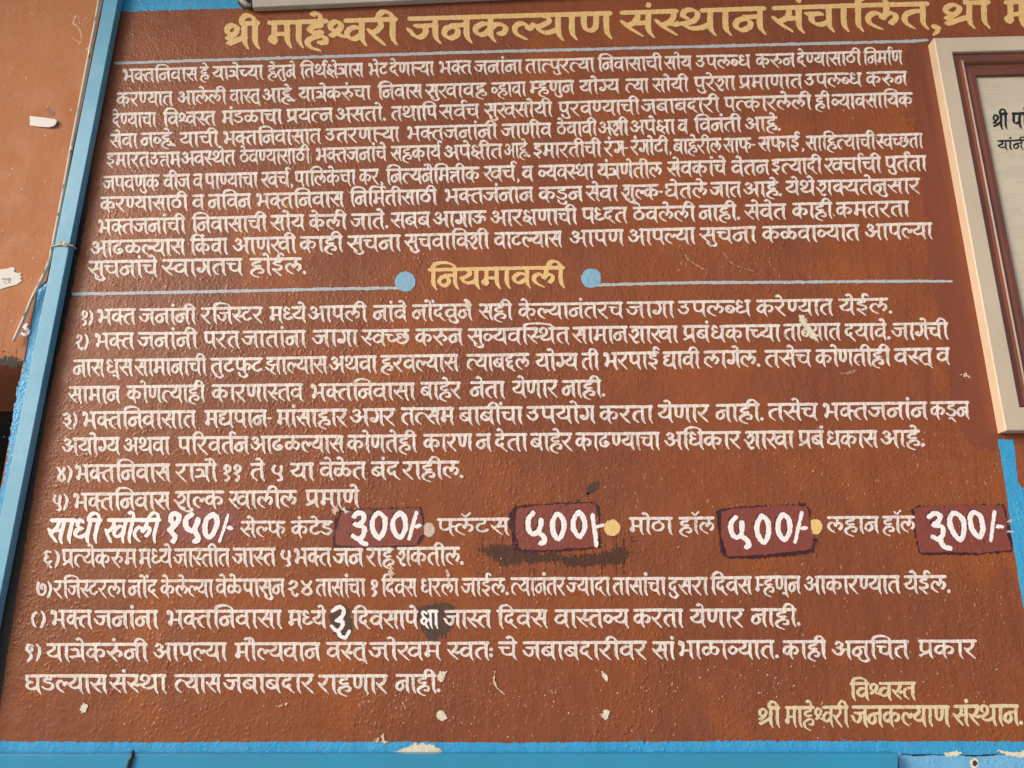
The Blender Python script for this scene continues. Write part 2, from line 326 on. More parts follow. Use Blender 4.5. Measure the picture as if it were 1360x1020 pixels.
 'स्': (5.8, 3, 0, "c 4.4,0.2 4.6,2.2 3.6,4.4 2.0,5.6;c 0.7,4.0 2.2,6.4 3.9,8.2 5.4,9.8,.6;c 3.2,5 4.6,5.8 6.0,5.2"),
 'ह': (8.0, 5.7, 0, "c 5.6,0.2 5.3,1.7 3.0,2.2 1.8,3.4 3.0,4.7 5.8,4.3;c 5.3,8.9 7.0,8.8 7.3,7.1 6.0,6.0 3.4,6.4 1.3,8.2 2.2,10.5 5.3,11.9,.65"),
 'अ': (9.4, 7.9, 6.0, "c 1.4,1.4 2.8,0.0 4.5,1.2 4.0,3.0 2.6,3.7;c 2.6,3.7 4.6,4.1 4.8,6.2 3.3,7.7 1.7,7.2 0.4,5.0;l 4.4,4.9 7.9,4.5;S7.9"),
 'इ': (6.9, 4.4, 0, "c 4.6,0.2 4.4,1.7 2.2,2 1.7,3.2 3.3,3.9 5.1,4.5 5.1,6.2 3.3,7.0 1.4,6.4;c 1.2,7.0 2.2,7.8 3.2,8.6 4.8,10.4,.8"),
 'उ': (7.2, 3.6, 0, "c 4.0,0.3 4.3,1.8 3.3,3.0 1.9,3.5;c 2.2,3.3 4.8,3.8 5.3,5.6 4.0,7.6 2.2,7.5 0.5,5"),
 'ऊ': (9.0, 3.6, 0, "c 4.0,0.3 4.3,1.8 3.3,3.0 1.9,3.5;c 2.2,3.3 4.8,3.8 5.3,5.6 4.0,7.6 2.2,7.5 0.5,5;c 5.0,4.6 6.4,3.4 7.8,4.2 7.8,6.2"),
 'ए': (7.2, 5.4, 0, "c 2,0 1.8,3 3,5 5.4,4.6;l 5.4,0 5.4,5;c 4.6,5 5,7 6.4,9.6,.6"),
 'ा': (3.9, 2.4, 0, "S2.4"),
 '१': (5.6, 3, 9, "c 3.0,3.8 1.7,3.3 1.7,1.3 3,0.4 4.3,1.5 4.0,3.8 1.4,5.8;c 1.4,5.8 3.3,7 3.4,8.6 2.0,10.2"),
 '२': (5.6, 3, 9, "c 1.2,2.4 2.6,0.6 4.2,1.8 3.6,4.2 1.0,5.8;c 1.0,5.8 2.2,6.4 2.6,8.8 3.8,9.8 4.6,8.6"),
 '३': (5.8, 3, 9, "c 1,1.4 2.8,0.4 4.2,1.6 3.4,3.4 2,4;c 2,4 4.4,4.2 4.6,6.2 3,7.6 1,6.4;c 2.2,7.6 3,9 5.0,10"),
 '४': (5.8, 3, 9, "c 1,0.8 2,2.8 4,4.8 4.8,7.4 3,9.2 1.3,7.4 2.2,5 4,2.8 4.8,0.8"),
 '५': (5.8, 3, 9, "c 1.8,0.8 1.1,3 1.7,5.4 3.4,6 4.4,4.8 4.6,1.2;c 3.8,5.6 4.4,7.6 4.6,9.4 3.4,10.2"),
 '६': (5.6, 3, 9, "c 4.2,0.8 2.2,0.6 1.4,2.2 2.8,3.6;c 2.8,3.7 1.2,4.8 1.4,6.8 3.0,7.4 4.2,6.4;c 3,7.4 3.2,8.8 4.4,10.4"),
 '७': (5.8, 3, 9, "c 1.4,0.6 0.6,3.6 1.2,7.2 3.4,8.4 5.2,6.4 5.2,2.8 3.8,1.6 2.6,3.0 3.2,4.6"),
 '८': (5.0, 3, 9, "c 3.4,0.8 1.6,2.6 1.2,5.0 1.8,7.6 2.6,9.2"),
 '९': (5.6, 3, 9, "c 4.4,0.8 2.2,0.2 1.2,2 2,4.2 3.8,3.6 4.0,2.2;c 2.0,4.4 3.4,5.8 3.6,8.0 1.8,10.2"),
 '०': (6.0, 3, 9, "c 3,0.5 1.2,2.6 1.2,6 3,8.6 4.8,6 4.8,2.6 3,0.5"),
 ')': (3.6, 2, 9, "c 1.2,0.2,.8 2.4,2.2 2.6,5.2 1.8,8 0.8,10.2,.6"),
 '.': (2.6, 1, 9, "l 1.3,8.9 1.35,8.9"),
 ',': (2.6, 1, 9, "c 1.2,8.6 1.8,9.6 0.8,11,.5"),
 '-': (3.4, 1, 9, "l 0.6,4.8 2.6,4.7,.8"),
 ':': (2.8, 1, 9, "l 1.5,3.8 1.55,3.8;l 1.5,7.2 1.55,7.2"),
 '/': (3.2, 1, 9, "l 2.6,0.6,.7 0.8,10,.7"),
 ' ': (3.0, 1, 9, ""),
}
HAL = '्'
MATRA = 'ािीुूेैोौंॅः'

def parse_word(word):
    """Marathi text -> list of (base letter, signs, reph, rakar, pre-i)."""
    word = word.replace('ॉ', 'ाॅ')
    out, i, n = [], 0, len(word)
    while i < n:
        ch = word[i]
        if ch == 'ई' or ch == 'आ':
            out.append(('इ', ['reph'], False) if ch == 'ई' else ('अ', ['ा'], False)); i += 1
            while i < n and word[i] in MATRA:
                out[-1][1].append(word[i]); i += 1
            continue
        j, cons = i, []
        while True:                       # consonants joined by the halant
            cons.append(word[j]); j += 1
            if j < n and word[j] == HAL and j + 1 < n and word[j+1] not in MATRA:
                j += 1; continue
            break
        signs = []
        while j < n and word[j] in MATRA:
            signs.append(word[j]); j += 1
        reph = len(cons) > 1 and cons[0] == 'र'
        if reph: cons = cons[1:]
        rak = False
        seq, k = [], 0
        while k < len(cons):
            pair = HAL.join(cons[k:k+2])
            if len(cons) - k >= 2 and pair in FONT:
                seq.append(pair); k += 2
            elif len(cons) - k >= 2 and cons[k+1] == 'र':
                seq.append(cons[k]); rak = True; k += 2
            elif len(cons) - k >= 2:
                h = cons[k] + HAL
                seq.append(h if h in FONT else cons[k]); k += 1
            else:
                seq.append(cons[k]); k += 1
        if reph: signs = signs + ['reph']
        pre = 'ि' in signs
        if pre: signs.remove('ि')
        if seq[-1] == 'र' and 'ु' in signs:
            seq[-1] = 'रु'; signs.remove('ु')
        for s in seq[:-1]:
            out.append((s, [], pre)); pre = False if pre else pre
        if len(seq) > 1 and 'ि' and out[-(len(seq)-1)][2]:
            first = len(out) - (len(seq) - 1)
            b = out[first]; out[first] = (b[0], b[1], ('span', len(seq)))
            out.append((seq[-1], signs + (['rak'] if rak else []), False))
        else:
            out.append((seq[-1], signs + (['rak'] if rak else []), ('span', 1) if pre else False))
        i = j
    return out

def catmull(P, step):
    P = np.array(P, float)
    if len(P) == 2:
        n = max(2, int(np.hypot(*(P[1]-P[0])[:2]) / step) + 1)
        t = np.linspace(0, 1, n)[:, None]
        return P[0] * (1-t) + P[1] * t
    closed = abs(P[0][:2] - P[-1][:2]).sum() < 1e-6
    Q = np.vstack([P[-2] if closed else 2*P[0]-P[1], P, P[1] if closed else 2*P[-1]-P[-2]])
    out = []
    for i in range(1, len(Q)-2):
        a, b, c, d = Q[i-1], Q[i], Q[i+1], Q[i+2]
        n = max(2, int(np.hypot(*(c-b)[:2]) / step) + 1)
        t = np.linspace(0, 1, n)[:, None]
        out.append(0.5*((2*b) + (c-a)*t + (2*a-5*b+4*c-d)*t*t + (3*b-a-3*c+d)*t**3))
    return np.vstack(out)

def parse_strokes(txt):
    res = []
    for s in txt.split(';'):
        s = s.strip()
        if not s: continue
        if s[0] == 'S':
            x = float(s[1:])
            res.append([(x, 0, 1), (x, 3.4, 1), (x+.02, 6.6, 1), (x+.35, 8.6, .86), (x+1.3, 10.5, .5)])
            continue
        pts = []
        for tok in s[1:].split():
            v = [float(q) for q in tok.split(',')]
            pts.append((v[0], v[1], v[2] if len(v) > 2 else 1.0))
        res.append(pts)
    return res

def layout(word, rng):
    """word -> (strokes in units, head line spans, width)"""
    cl = parse_word(word)
    x, strokes, gaps = 0.0, [], []
    stems, pend = [], []
    for base, signs, pre in cl:
        if pre:                                   # short i: stem before, arc over to the last stem
            xi = x + 2.2
            strokes += parse_strokes('S%.2f' % xi)
            pend.append([xi, pre[1]]); x += 3.7
        adv, stem, gap, txt = FONT[base]
        j = 0
        for st in parse_strokes(txt):
            dx, dy = rng.normal(0, .07), rng.normal(0, .07)
            strokes.append([(x+a+dx, b+dy, w) for a, b, w in st])
        if gap: gaps.append((x - (0 if gap > 8 else 0.0), x + min(gap, adv)))
        s = x + stem
        x += adv
        for p in pend:
            p[1] -= 1
            if p[1] == 0:
                a = p[0]; m = (a + s) / 2
                strokes.append([(a, 0, 1), (a-.1, -1.6, 1), (a+1.2, -3.1, 1), (m+.6, -3.5, 1), (s-.6, -2.2, .9), (s+.1, 0, .9)])
        pend = [p for p in pend if p[1] > 0]
        top = s
        for sg in signs:
            if sg in 'ाीोौ':
                ns = x + 2.2
                strokes += parse_strokes('S%.2f' % ns)
                if sg == 'ी':
                    a = ns - 4.6
                    strokes.append([(a, 0, 1), (a-.1, -1.6, 1), (a+1.1, -3.1, 1), (a+2.9, -3.1, 1), (a+4.2, -1.7, 1), (ns, 0, 1)])
                if sg in 'ोौ':
                    strokes.append([(ns-2.7, -2.9, 1.05), (ns-1.5, -3.6, 1), (ns-.3, -2.3, .85), (ns+.1, 0, .8)])
                if sg == 'ौ':
                    strokes.append([(ns-4.6, -2.7, .9), (ns-3.4, -3.5, .9), (ns-2.3, -2.3, .75), (ns-2.0, 0, .7)])
                x += 3.8; top = ns
            elif sg in 'ेै':
                strokes.append([(s-2.7, -2.9, 1.05), (s-1.5, -3.6, 1), (s-.3, -2.3, .85), (s+.1, 0, .8)])
                if sg == 'ै':
                    strokes.append([(s-4.6, -2.7, .9), (s-3.4, -3.5, .9), (s-2.3, -2.3, .75), (s-2.0, 0, .7)])
            elif sg == 'ं':
                ox = 1.5 if ('ी' in signs or 'े' in signs or 'ो' in signs or 'reph' in signs) else 0
                strokes.append([(top+ox, -2.9, .95), (top+ox+.05, -2.9, .95)])
            elif sg == 'ु':
                strokes.append([(s-3.2, 9.0, .8), (s-2.5, 10.8, .9), (s-.4, 11.9, 1), (s+1.3, 11.2, 1), (s+1.5, 10.0, .9)])
            elif sg == 'ू':
                strokes.append([(s-2.2, 10.2, .8), (s-.9, 9.7, .8), (s+.3, 10.6, .9), (s+1.8, 12.2, .6)])
            elif sg == 'reph':
                strokes.append([(top+2.0, -2.3, .9), (top+1.2, -3.5, .9), (top-.2, -3.2, 1), (top-.6, -1.6, .9), (top, 0, .8)])
            elif sg == 'rak':
                strokes.append([(s-4.8, 8.7, .9), (s, 6.0, .8)])
            elif sg == 'ॅ':
                strokes.append([(top-2.0, -3.5, .7), (top-.6, -2.0, .8), (top+1.6, -4.2, .7)])
            elif sg == 'ः':
                strokes.append([(x+.9, 3.8, 1), (x+.95, 3.8, 1)]); strokes.append([(x+.9, 7.4, 1), (x+.95, 7.4, 1)])
                gaps.append((x, x+2.6)); x += 2.4
    # head line spans = whole word minus the gaps of the open-topped letters
    spans, cur = [], 0.0
    for a, b in gaps:
        if a > cur + .2: spans.append((cur, a))
        cur = max(cur, b)
    if x > cur + .2: spans.append((cur, x - .1))
    return strokes, spans, x

class Canvas:
    """A height field in photograph pixels: negative inside the paint."""
    def __init__(s, x0, y0, x1, y1, ss=2.0):
        s.x0, s.y0, s.ss = x0, y0, ss
        s.w, s.h = int((x1-x0)*ss)+1, int((y1-y0)*ss)+1
        s.f = np.full((s.h, s.w), 3.0, np.float32)
    def stamp(s, pts, a, b, ang):
        """pts: (x, y, pressure) in pixels; nib half axes a, b; nib turned by ang (y down)."""
        ca, sa = math.cos(ang), math.sin(ang)
        f, ss = s.f, s.ss
        for x, y, w in pts:
            gx, gy = (x-s.x0)*ss, (y-s.y0)*ss
            A, B = a*w*ss, b*w*ss
            R = A + 1.5
            i0, i1 = max(0, int(gy-R)), min(s.h, int(gy+R)+2)
            j0, j1 = max(0, int(gx-R)), min(s.w, int(gx+R)+2)
            if i0 >= i1 or j0 >= j1: continue
            Y = np.arange(i0, i1, dtype=np.float32)[:, None] - gy
            X = np.arange(j0, j1, dtype=np.float32)[None, :] - gx
            u = (X*ca + Y*sa)/A; v = (-X*sa + Y*ca)/B
            d = (np.sqrt(np.sqrt((u*u)**2 + (v*v)**2)) - 1) * (B/ss)
            np.minimum(f[i0:i1, j0:j1], d, out=f[i0:i1, j0:j1])

def smooth_noise(h, w, cell, rng):
    gh, gw = int(h/cell)+3, int(w/cell)+3
    g = rng.normal(0, 1, (gh, gw))
    yy = np.arange(h)/cell; xx = np.arange(w)/cell
    iy, ix = yy.astype(int), xx.astype(int)
    fy, fx = yy-iy, xx-ix
    fy, fx = fy*fy*(3-2*fy), fx*fx*(3-2*fx)
    top = g[iy][:, ix]*(1-fx) + g[iy][:, ix+1]*fx
    bot = g[iy+1][:, ix]*(1-fx) + g[iy+1][:, ix+1]*fx
    return (top*(1-fy)[:, None] + bot*fy[:, None]).astype(np.float32)

def write_words(cv, words, line, H, rng, weight=1.0, slant=0.0, hl=1.0, bend=None):
    """words: 'text x0 x1 | text x0 x1'; line: head line (xa, ya, xb, yb) in photograph pixels."""
    xa, ya, xb, yb = line
    u = H/10.0
    A, B, ang = .122*H*weight, .056*H*weight, math.radians(27)
    for item in words.split('|'):
        tx, x0, x1 = item.split(); x0, x1 = float(x0), float(x1)
        st, spans, W = layout(tx, rng)
        k = (x1-x0-.06*H)/max(W-.2, 1)
        wob = rng.normal(0, .25)
        def Y(x): return ya + (yb-ya)*(x-xa)/(xb-xa) + wob
        for s in st:
            if len(s) == 2 and abs(s[0][0]-s[1][0]) < .06 and abs(s[0][1]-s[1][1]) < .06:     # a dot
                q = x0+s[0][0]*k - slant*s[0][1]*u
                cv.stamp([(q, s[0][1]*u + Y(q), 1), (q+.3, s[0][1]*u + Y(q)+.3, 1)], .105*H, .098*H, rng.uniform(0, 1.5))
                continue
            P = catmull([(x0+p[0]*k - slant*p[1]*u, p[1]*u, p[2]) for p in s], 0.45)
            P[:, 1] += np.array([Y(q) for q in P[:, 0]])
            nar = min(1.0, max(.72, k/u*0.95))             # crowded words are written with a finer touch
            cv.stamp(P, A*nar, B*(.5+.5*nar), ang)
        for a, b in spans:
            xx0, xx1 = x0+a*k+.07*H, x0+b*k-.05*H
            P = catmull([(xx0+.5, Y(xx0)+rng.normal(0,.12), .95), ((xx0+xx1)/2, Y((xx0+xx1)/2)+rng.normal(0,.2), 1), (xx1-.5, Y(xx1)+rng.normal(0,.12), 1.05)], 0.5)
            cv.stamp(P, .085*H*hl, .078*H*hl, math.radians(35))

def contours(f, level=0.0):
    """Marching squares -> closed loops in grid coordinates (x, y)."""
    f = np.pad(f, 1, constant_values=3.0) - level
    h, w = f.shape
    ins = f < 0
    c = (ins[:-1, :-1]*1 + ins[:-1, 1:]*2 + ins[1:, 1:]*4 + ins[1:, :-1]*8)
    I, J = np.nonzero((c > 0) & (c < 15)); C = c[I, J]
    top = (I*w + J)*2; bot = ((I+1)*w + J)*2; lef = (I*w + J)*2+1; rig = (I*w + J+1)*2+1
    E = [top, rig, bot, lef]
    T = {1: [(3, 0)], 2: [(0, 1)], 3: [(3, 1)], 4: [(1, 2)], 5: [(3, 0), (1, 2)], 6: [(0, 2)], 7: [(3, 2)],
         8: [(2, 3)], 9: [(2, 0)], 10: [(0, 1), (2, 3)], 11: [(2, 1)], 12: [(1, 3)], 13: [(1, 0)], 14: [(0, 3)]}
    nxt = {}
    for k, segs in T.items():
        m = C == k
        for a, b in segs:
            nxt.update(zip(E[a][m].tolist(), E[b][m].tolist()))
    loops = []
    while nxt:
        s, n = nxt.popitem(); L = [s]
        while n != s:
            L.append(n); n = nxt.pop(n)
        if len(L) < 8: continue
        e = np.array(L); k = e >> 1; i, j, v = k // w, k % w, e & 1
        i2, j2 = i + v, j + (1-v)
        a, b = f[i, j], f[i2, j2]
        t = a/(a-b)
        P = np.stack([j + t*(1-v) - 1.0, i + t*v - 1.0], 1)
        P = (np.roll(P, 1, 0) + 2*P + np.roll(P, -1, 0))/4
        P = P[::2] if len(P) > 16 else P
        for _ in range(2):                               # drop points that lie on a straight run
            if len(P) < 10: break
            A_, B_ = np.roll(P, 1, 0), np.roll(P, -1, 0)
            d = B_-A_; ar = abs(d[:, 0]*(P[:, 1]-A_[:, 1]) - d[:, 1]*(P[:, 0]-A_[:, 0]))/(np.hypot(d[:, 0], d[:, 1])+1e-6)
            keep = (ar > .10) | (np.arange(len(P)) % 2 == 0)
            P = P[keep]
        area = .5*np.sum(P[:, 0]*np.roll(P[:, 1], -1) - P[:, 1]*np.roll(P[:, 0], -1))
        if abs(area) > 3.0: loops.append(P)
    return loops
# ------------------------------------------------------------------ the writing, line by line (photograph pixels)
LINES = [
 # words, head line, letter height, weight, extra
 ("भक्तनिवास 163 263|हे 265 278|यात्रेच्या 282 350|हेतुने 355 393|तिर्थक्षेत्रास 398 483|भेट 489 516|देणाऱ्या 517 577|भक्त 583 627|जनांना 630 694|तात्पुरत्या 697 790|निवासाची 793 880|सोय 882 919|उपलब्ध 924 997|करुन 1003 1056|देण्यासाठी 1058 1144|निर्माण 1146 1199", (163, 92.5, 1198, 68.5), 17.5),
 ("करण्यात 155 230|आलेली 236 301|वास्तू 305 346|आहे. 349 393|यात्रेकरुंचा 396 493|निवास 501 561|सुखावह 565 647|व्हावा 652 699|म्हणुन 703 763|योग्य 769 823|त्या 830 862|सोयी 866 915|पुरेशा 921 977|प्रमाणात 981 1066|उपलब्ध 1069 1145|करुन 1150 1205", (155, 124, 1200, 96), 18),
 ("देण्याचा 149 208|विश्वस्त 216 287|मंडळाचा 294 375|प्रयत्न 380 443|असतो. 446 514|तथापि 519 581|सर्वच 583 637|सुखसोयी 643 734|पुरवण्याची 741 850|जबाबदारी 852 956|पत्कारलेली 961 1078|ही 1082 1103|व्यावसायिक 1104 1213", (149, 152.5, 1212, 123.5), 18.5),
 ("सेवा 146 183|नव्हे. 187 234|याची 238 291|भक्तनिवासात 296 427|उतरणाऱ्या 432 531|भक्तजनांनी 540 661|जाणीव 666 733|ठेवावी 739 793|अशी 795 835|अपेक्षा 837 897|व 900 914|विनंती 921 985|आहे. 990 1038", (146, 179.5, 1037, 156), 18.5),
 ("इमारत 141 199|उत्तम 199 240|अवस्थेत 241 313|ठेवण्यासाठी 318 412|भक्तजनांचे 419 514|सहकार्य 519 586|अपेक्षीत 590 668|आहे. 670 705|इमारतीची 708 799|रंग- 802 836|रंगोटी 837 888|, 889 893|बाहेरील 894 959|साफ- 961 1004|सफाई 1007 1063|, 1064 1069|साहित्याची 1070 1163|स्वच्छता 1164 1226", (141, 205, 1225, 178), 19),
 ("जपवणुक 137 213|वीज 217 253|व 256 270|पाण्याचा 272 343|खर्च 347 385|, 386 390|पालिकेचा 391 473|कर 477 504|, 505 510|नित्यनैमित्तीक 512 638|खर्च 642 685|, 686 691|व 693 709|व्यवस्था 715 789|यंत्रणेतील 793 880|सेवकांचे 886 965|वेतन 971 1022|इत्यादी 1024 1092|खर्चाची 1095 1171|पुर्तता 1175 1231", (137, 235, 1230, 208), 19.5),
 ("करण्यासाठी 133 250|व 255 272|नविन 276 334|भक्तनिवास 340 457|निर्मितीसाठी 464 581|भक्तजंनान 590 709|कडुन 715 774|सेवा 778 821|शुल्क- 826 882|घेतले 883 940|जात 943 985|आहे. 988 1040|येथे 1043 1083|शक्यतेनुसार 1085 1223", (133, 263, 1222, 237.5), 19.5),
 ("भक्तजनांची 130 247|निवासाची 254 355|सोय 359 405|केली 410 461|जाते. 466 517|सबब 519 572|आगाऊ 576 647|आरक्षणाची 652 767|पध्दत 772 834|ठेवलेली 840 924|नाही. 928 984|सेवेत 989 1045|काही 1052 1106|कमतरता 1110 1208", (130, 293, 1207, 267.5), 20),
 ("आढळल्यास 121 246|किंवा 252 303|आणखी 310 394|काही 398 456|सुचना 461 533|सुचवाविशी 537 650|वाटल्यास 656 747|आपण 757 829|आपल्या 835 924|सुचना 929 1005|कळवाव्यात 1012 1142|आपल्या 1149 1239", (121, 321.5, 1238, 297), 20.5),
 ("सुचनांचे 117 210|स्वागतच 215 323|होईल. 331 408", (117, 347.5, 407, 343), 21.5),
 ("१) 107 125|भक्त 129 181|जनांनी 185 261|रजिस्टर 267 350|मध्ये 357 407|आपली 410 488|नांवे 495 541|नोंदवुने 547 628|सही 636 681|केल्यानंतरच 688 828|जागा 832 896|उपलब्ध 900 998|करेण्यात 1004 1107|येईल. 1113 1187", (107, 412.5, 1185, 397), 20.5),
 ("२) 100 119|भक्त 125 179|जनांनी 183 263|परत 270 319|जातांना 322 407|जागा 415 476|स्वच्छ 480 545|करुन 551 615|सुव्यवस्थित 621 757|सामान 760 834|शाखा 836 901|प्रबं 906 943|धकाच्या 944 1037|ताब्यात 1040 1117|दयावे. 1121 1184|जागेची 1185 1260", (100, 444, 1260, 429.5), 21),
 ("नास 97 139|धूस 141 177|सामानाची 179 275|तुटफुट 279 350|झाल्यास 353 435|अथवा 438 501|हरवल्यास 505 609|त्याबद्दल 619 704|योग्य 711 768|ती 772 796|भरपाई 801 876|द्यावी 880 930|लागेल. 934 1011|तसेच 1015 1078|कोणतीही 1083 1183|वस्तू 1187 1239|व 1243 1262", (97, 479.5, 1260, 463), 21.5),
 ("सामान 91 160|कोणत्याही 168 273|कारणास्तव 281 403|भक्तनिवासा 412 552|बाहेर 558 613|नेता 624 671|येणार 680 742|नाही. 746 805", (91, 515, 804, 506), 21.5),
 ("३) 83 104|भक्तनिवासात 109 261|मद्यपान- 271 363|मांसाहार 367 462|अगर 466 526|तत्सम 532 604|बाबींचा 609 695|उपयोग 699 790|करता 796 868|येणार 873 943|नाही. 950 1016|तसेच 1019 1087|भक्तजनांन 1092 1232|कडून 1235 1288", (83, 548.5, 1287, 534.5), 22),
 ("अयोग्य 83 160|अथवा 165 226|परिवर्तन 236 331|आढळल्यास 333 457|कोणतेही 461 554|कारण 562 628|न 632 653|देता 657 701|बाहेर 704 761|काढण्याचा 764 877|अधिकार 883 985|शाखा 989 1055|प्रबं 1060 1095|धकास 1098 1166|आहे. 1170 1229", (83, 583, 1228, 572), 22),
 ("४) 75 97|भक्तनिवास 99 227|रात्रौ 233 289|११ 295 323|ते 332 353|५ 359 378|या 385 418|वेळेत 424 487|बंद 492 531|राहील. 534 617", (75, 619.5, 616, 613.5), 22.5),
 ("५) 69 92|भक्तनिवास 97 226|शुल्क 232 299|खालील 304 395|प्रमाणे 405 478", (69, 656, 478, 651.5), 22.5),
 ("सेल्फ 319 380|कंटेड 386 443", (319, 693.5, 443, 693), 21),
 ("फ्लॅटस 580 677|मोठा 835 894|हॉल 901 950|लहान 1098 1168|हॉल 1171 1216", (580, 690.5, 1216, 686.5), 21.5),
 ("६) 57 81|प्रत्येकरुम 82 182|मध्ये 184 229|जास्तीत 231 306|जास्त 309 367|५ 371 388|भक्त 390 441|जन 443 483|राहू 486 524|शकतील. 527 617", (57, 731, 616, 728.5), 23),
 ("७) 49 70|रजिस्टरला 71 168|नोंद 170 210|केलेल्या 213 284|वेळेपासुन 286 379|२४ 381 417|तासांचा 419 486|१ 491 504|दिवस 506 554|धरला 559 610|जाईल. 613 677|त्यानंतर 678 752|ज्यादा 753 811|तासांचा 813 885|दुसरा 887 941|दिवस 943 999|म्हणून 1002 1064|आकारण्यात 1069 1196|येईल. 1200 1264", (49, 772.5, 1262, 765.5), 22.5),
 ("८) 40 62|भक्त 67 123|जनांना 125 211|भक्तनिवासा 221 375|मध्ये 382 434|दिवसापे 467 556", (40, 812, 556, 812), 23),
 ("जास्त 590 653|दिवस 659 728|वास्तव्य 736 836|करता 841 908|येणार 916 989|नाही. 997 1065", (590, 812, 1063, 809.5), 23),
 ("९) 33 56|यात्रेकरुंनी 61 197|आपल्या 204 302|मौल्यवान 311 426|वस्तू 433 488|जोखम 490 586|स्वतः 594 657|चे 661 688|जबाबदारीवर 694 860|सां 866 897|भाळाव्यात. 900 1036|काही 1039 1098|अनुचित 1106 1208|प्रकार 1219 1298", (33, 856, 1297, 851.5), 23),
 ("घडल्यास 33 143|संस्था 145 222|त्यास 231 294|जबाबदार 297 418|राहणार 422 516|नाही. 525 586", (33, 897.5, 586, 897), 23.5),
]
def paint(name, cv, layer, mat, parent, label=None, thick=.00012, base_y=0.0, rag=.12, kind=None):
    """turn a canvas into one thin coat of paint lying on the plane y = base_y"""
    f = cv.f
    if rag: f = f + smooth_noise(cv.h, cv.w, 4.5, RNG)*rag + smooth_noise(cv.h, cv.w, 14, RNG)*rag*.6
    y = base_y - .0003*layer
    loops, want = [], 0.0
    for L in contours(f):
        W = at_np(np.stack([L[:, 0]/cv.ss+cv.x0, L[:, 1]/cv.ss+cv.y0], 1), y)[:, [0, 2]]*400
        loops.append(W)
        want += .5*np.sum(W[:, 0]*np.roll(W[:, 1], -1) - W[:, 1]*np.roll(W[:, 0], -1))
    want = abs(want)
    for go in range(30):                                    # the curve filler sometimes drops a piece: check the area, nudge, retry
        cu = bpy.data.curves.new(name, 'CURVE'); cu.dimensions = '2D'; cu.fill_mode = 'BOTH'; cu.extrude = thick/2*400
        for W in loops:
            sp = cu.splines.new('POLY'); sp.points.add(len(W)-1)
            c = np.zeros((len(W), 4), np.float32); c[:, 3] = 1
            c[:, :2] = W + (RNG.normal(0, .012, W.shape) if go else 0)
            sp.points.foreach_set('co', c.ravel()); sp.use_cyclic_u = True
        tmp = bpy.data.objects.new(name, cu); COL.objects.link(tmp)
        me = bpy.data.meshes.new_from_object(tmp.evaluated_get(bpy.context.evaluated_depsgraph_get()))
        bpy.data.objects.remove(tmp); bpy.data.curves.remove(cu)
        m = len(me.polygons); ar = np.empty(m, np.float32); nr = np.empty(m*3, np.float32)
        me.polygons.foreach_get('area', ar); me.polygons.foreach_get('normal', nr)
        got = float(ar[abs(nr.reshape(-1, 3)[:, 2]) > .5].sum())/2
        tries = go
        if abs(got-want) < (.0006 if len(loops) > 40 else .004)*want: break
    else:
        print("fill", name, round(got/want, 4))
    n = len(me.vertices); co = np.empty(n*3, np.float32); me.vertices.foreach_get('co', co); co = co.reshape(-1, 3)/400     # (filled at a larger scale: the filler loses millimetres)
    co = np.stack([co[:, 0], y - co[:, 2], co[:, 1]], 1); me.vertices.foreach_set('co', co.ravel())
    me.polygons.foreach_set('use_smooth', [False]*len(me.polygons)); me.update()
    me.name = name
    return link_mesh(name, me, mat, parent, label, kind)

def poly_field(cv, pts):
    """signed distance (pixels) of a polygon on the canvas, joined to what is there"""
    Y, X = np.mgrid[0:cv.h, 0:cv.w].astype(np.float32); X = X/cv.ss+cv.x0; Y = Y/cv.ss+cv.y0
    d = np.full(X.shape, 1e9, np.float32); inside = np.zeros(X.shape, bool)
    n = len(pts)
    for i in range(n):
        (ax, ay), (bx, by) = pts[i], pts[(i+1) % n]
        ex, ey = bx-ax, by-ay
        t = np.clip(((X-ax)*ex + (Y-ay)*ey)/(ex*ex+ey*ey+1e-9), 0, 1)
        d = np.minimum(d, np.hypot(X-ax-t*ex, Y-ay-t*ey))
        c = ((ay > Y) != (by > Y)) & (X < (bx-ax)*(Y-ay)/((by-ay) if by != ay else 1e-9)+ax)
        inside ^= c
    cv.f = np.minimum(cv.f, np.where(inside, -d, d)); return cv
def canvas_for(pts, pad=8, ss=2.0):
    xs, ys = [p[0] for p in pts], [p[1] for p in pts]
    return Canvas(min(xs)-pad, min(ys)-pad, max(xs)+pad, max(ys)+pad, ss)
def poly_paint(name, pts, layer, mat, parent, label=None, rag=.3, bristle=0.0, ss=2.0, base_y=0.0, thick=.00012):
    cv = poly_field(canvas_for(pts, 10, ss), pts)
    if bristle:                                             # dry brush: fringes dragged up and down
        n = smooth_noise(cv.h, cv.w, 3.0, RNG)
        col = smooth_noise(2, cv.w, 2.2, RNG)[0][None, :]
        cv.f = cv.f + (col*.75 + n*.45)*bristle
    return paint(name, cv, layer, mat, parent, label, rag=rag, base_y=base_y, thick=thick)
def stroke_paint(name, strokes, r, layer, mat, parent, label=None, rag=.25, ss=2.5, base_y=0.0, aspect=.9):
    """strokes: list of pixel point lists (optional third value = pressure), round brush of radius r"""
    allp = [p for s in strokes for p in s]
    cv = canvas_for(allp, r*2+4, ss)
    for s in strokes:
        cv.stamp(catmull([(p[0], p[1], p[2] if len(p) > 2 else 1.0) for p in s], .4), r, r*aspect, .5)
    return paint(name, cv, layer, mat, parent, label, rag=rag, base_y=base_y)

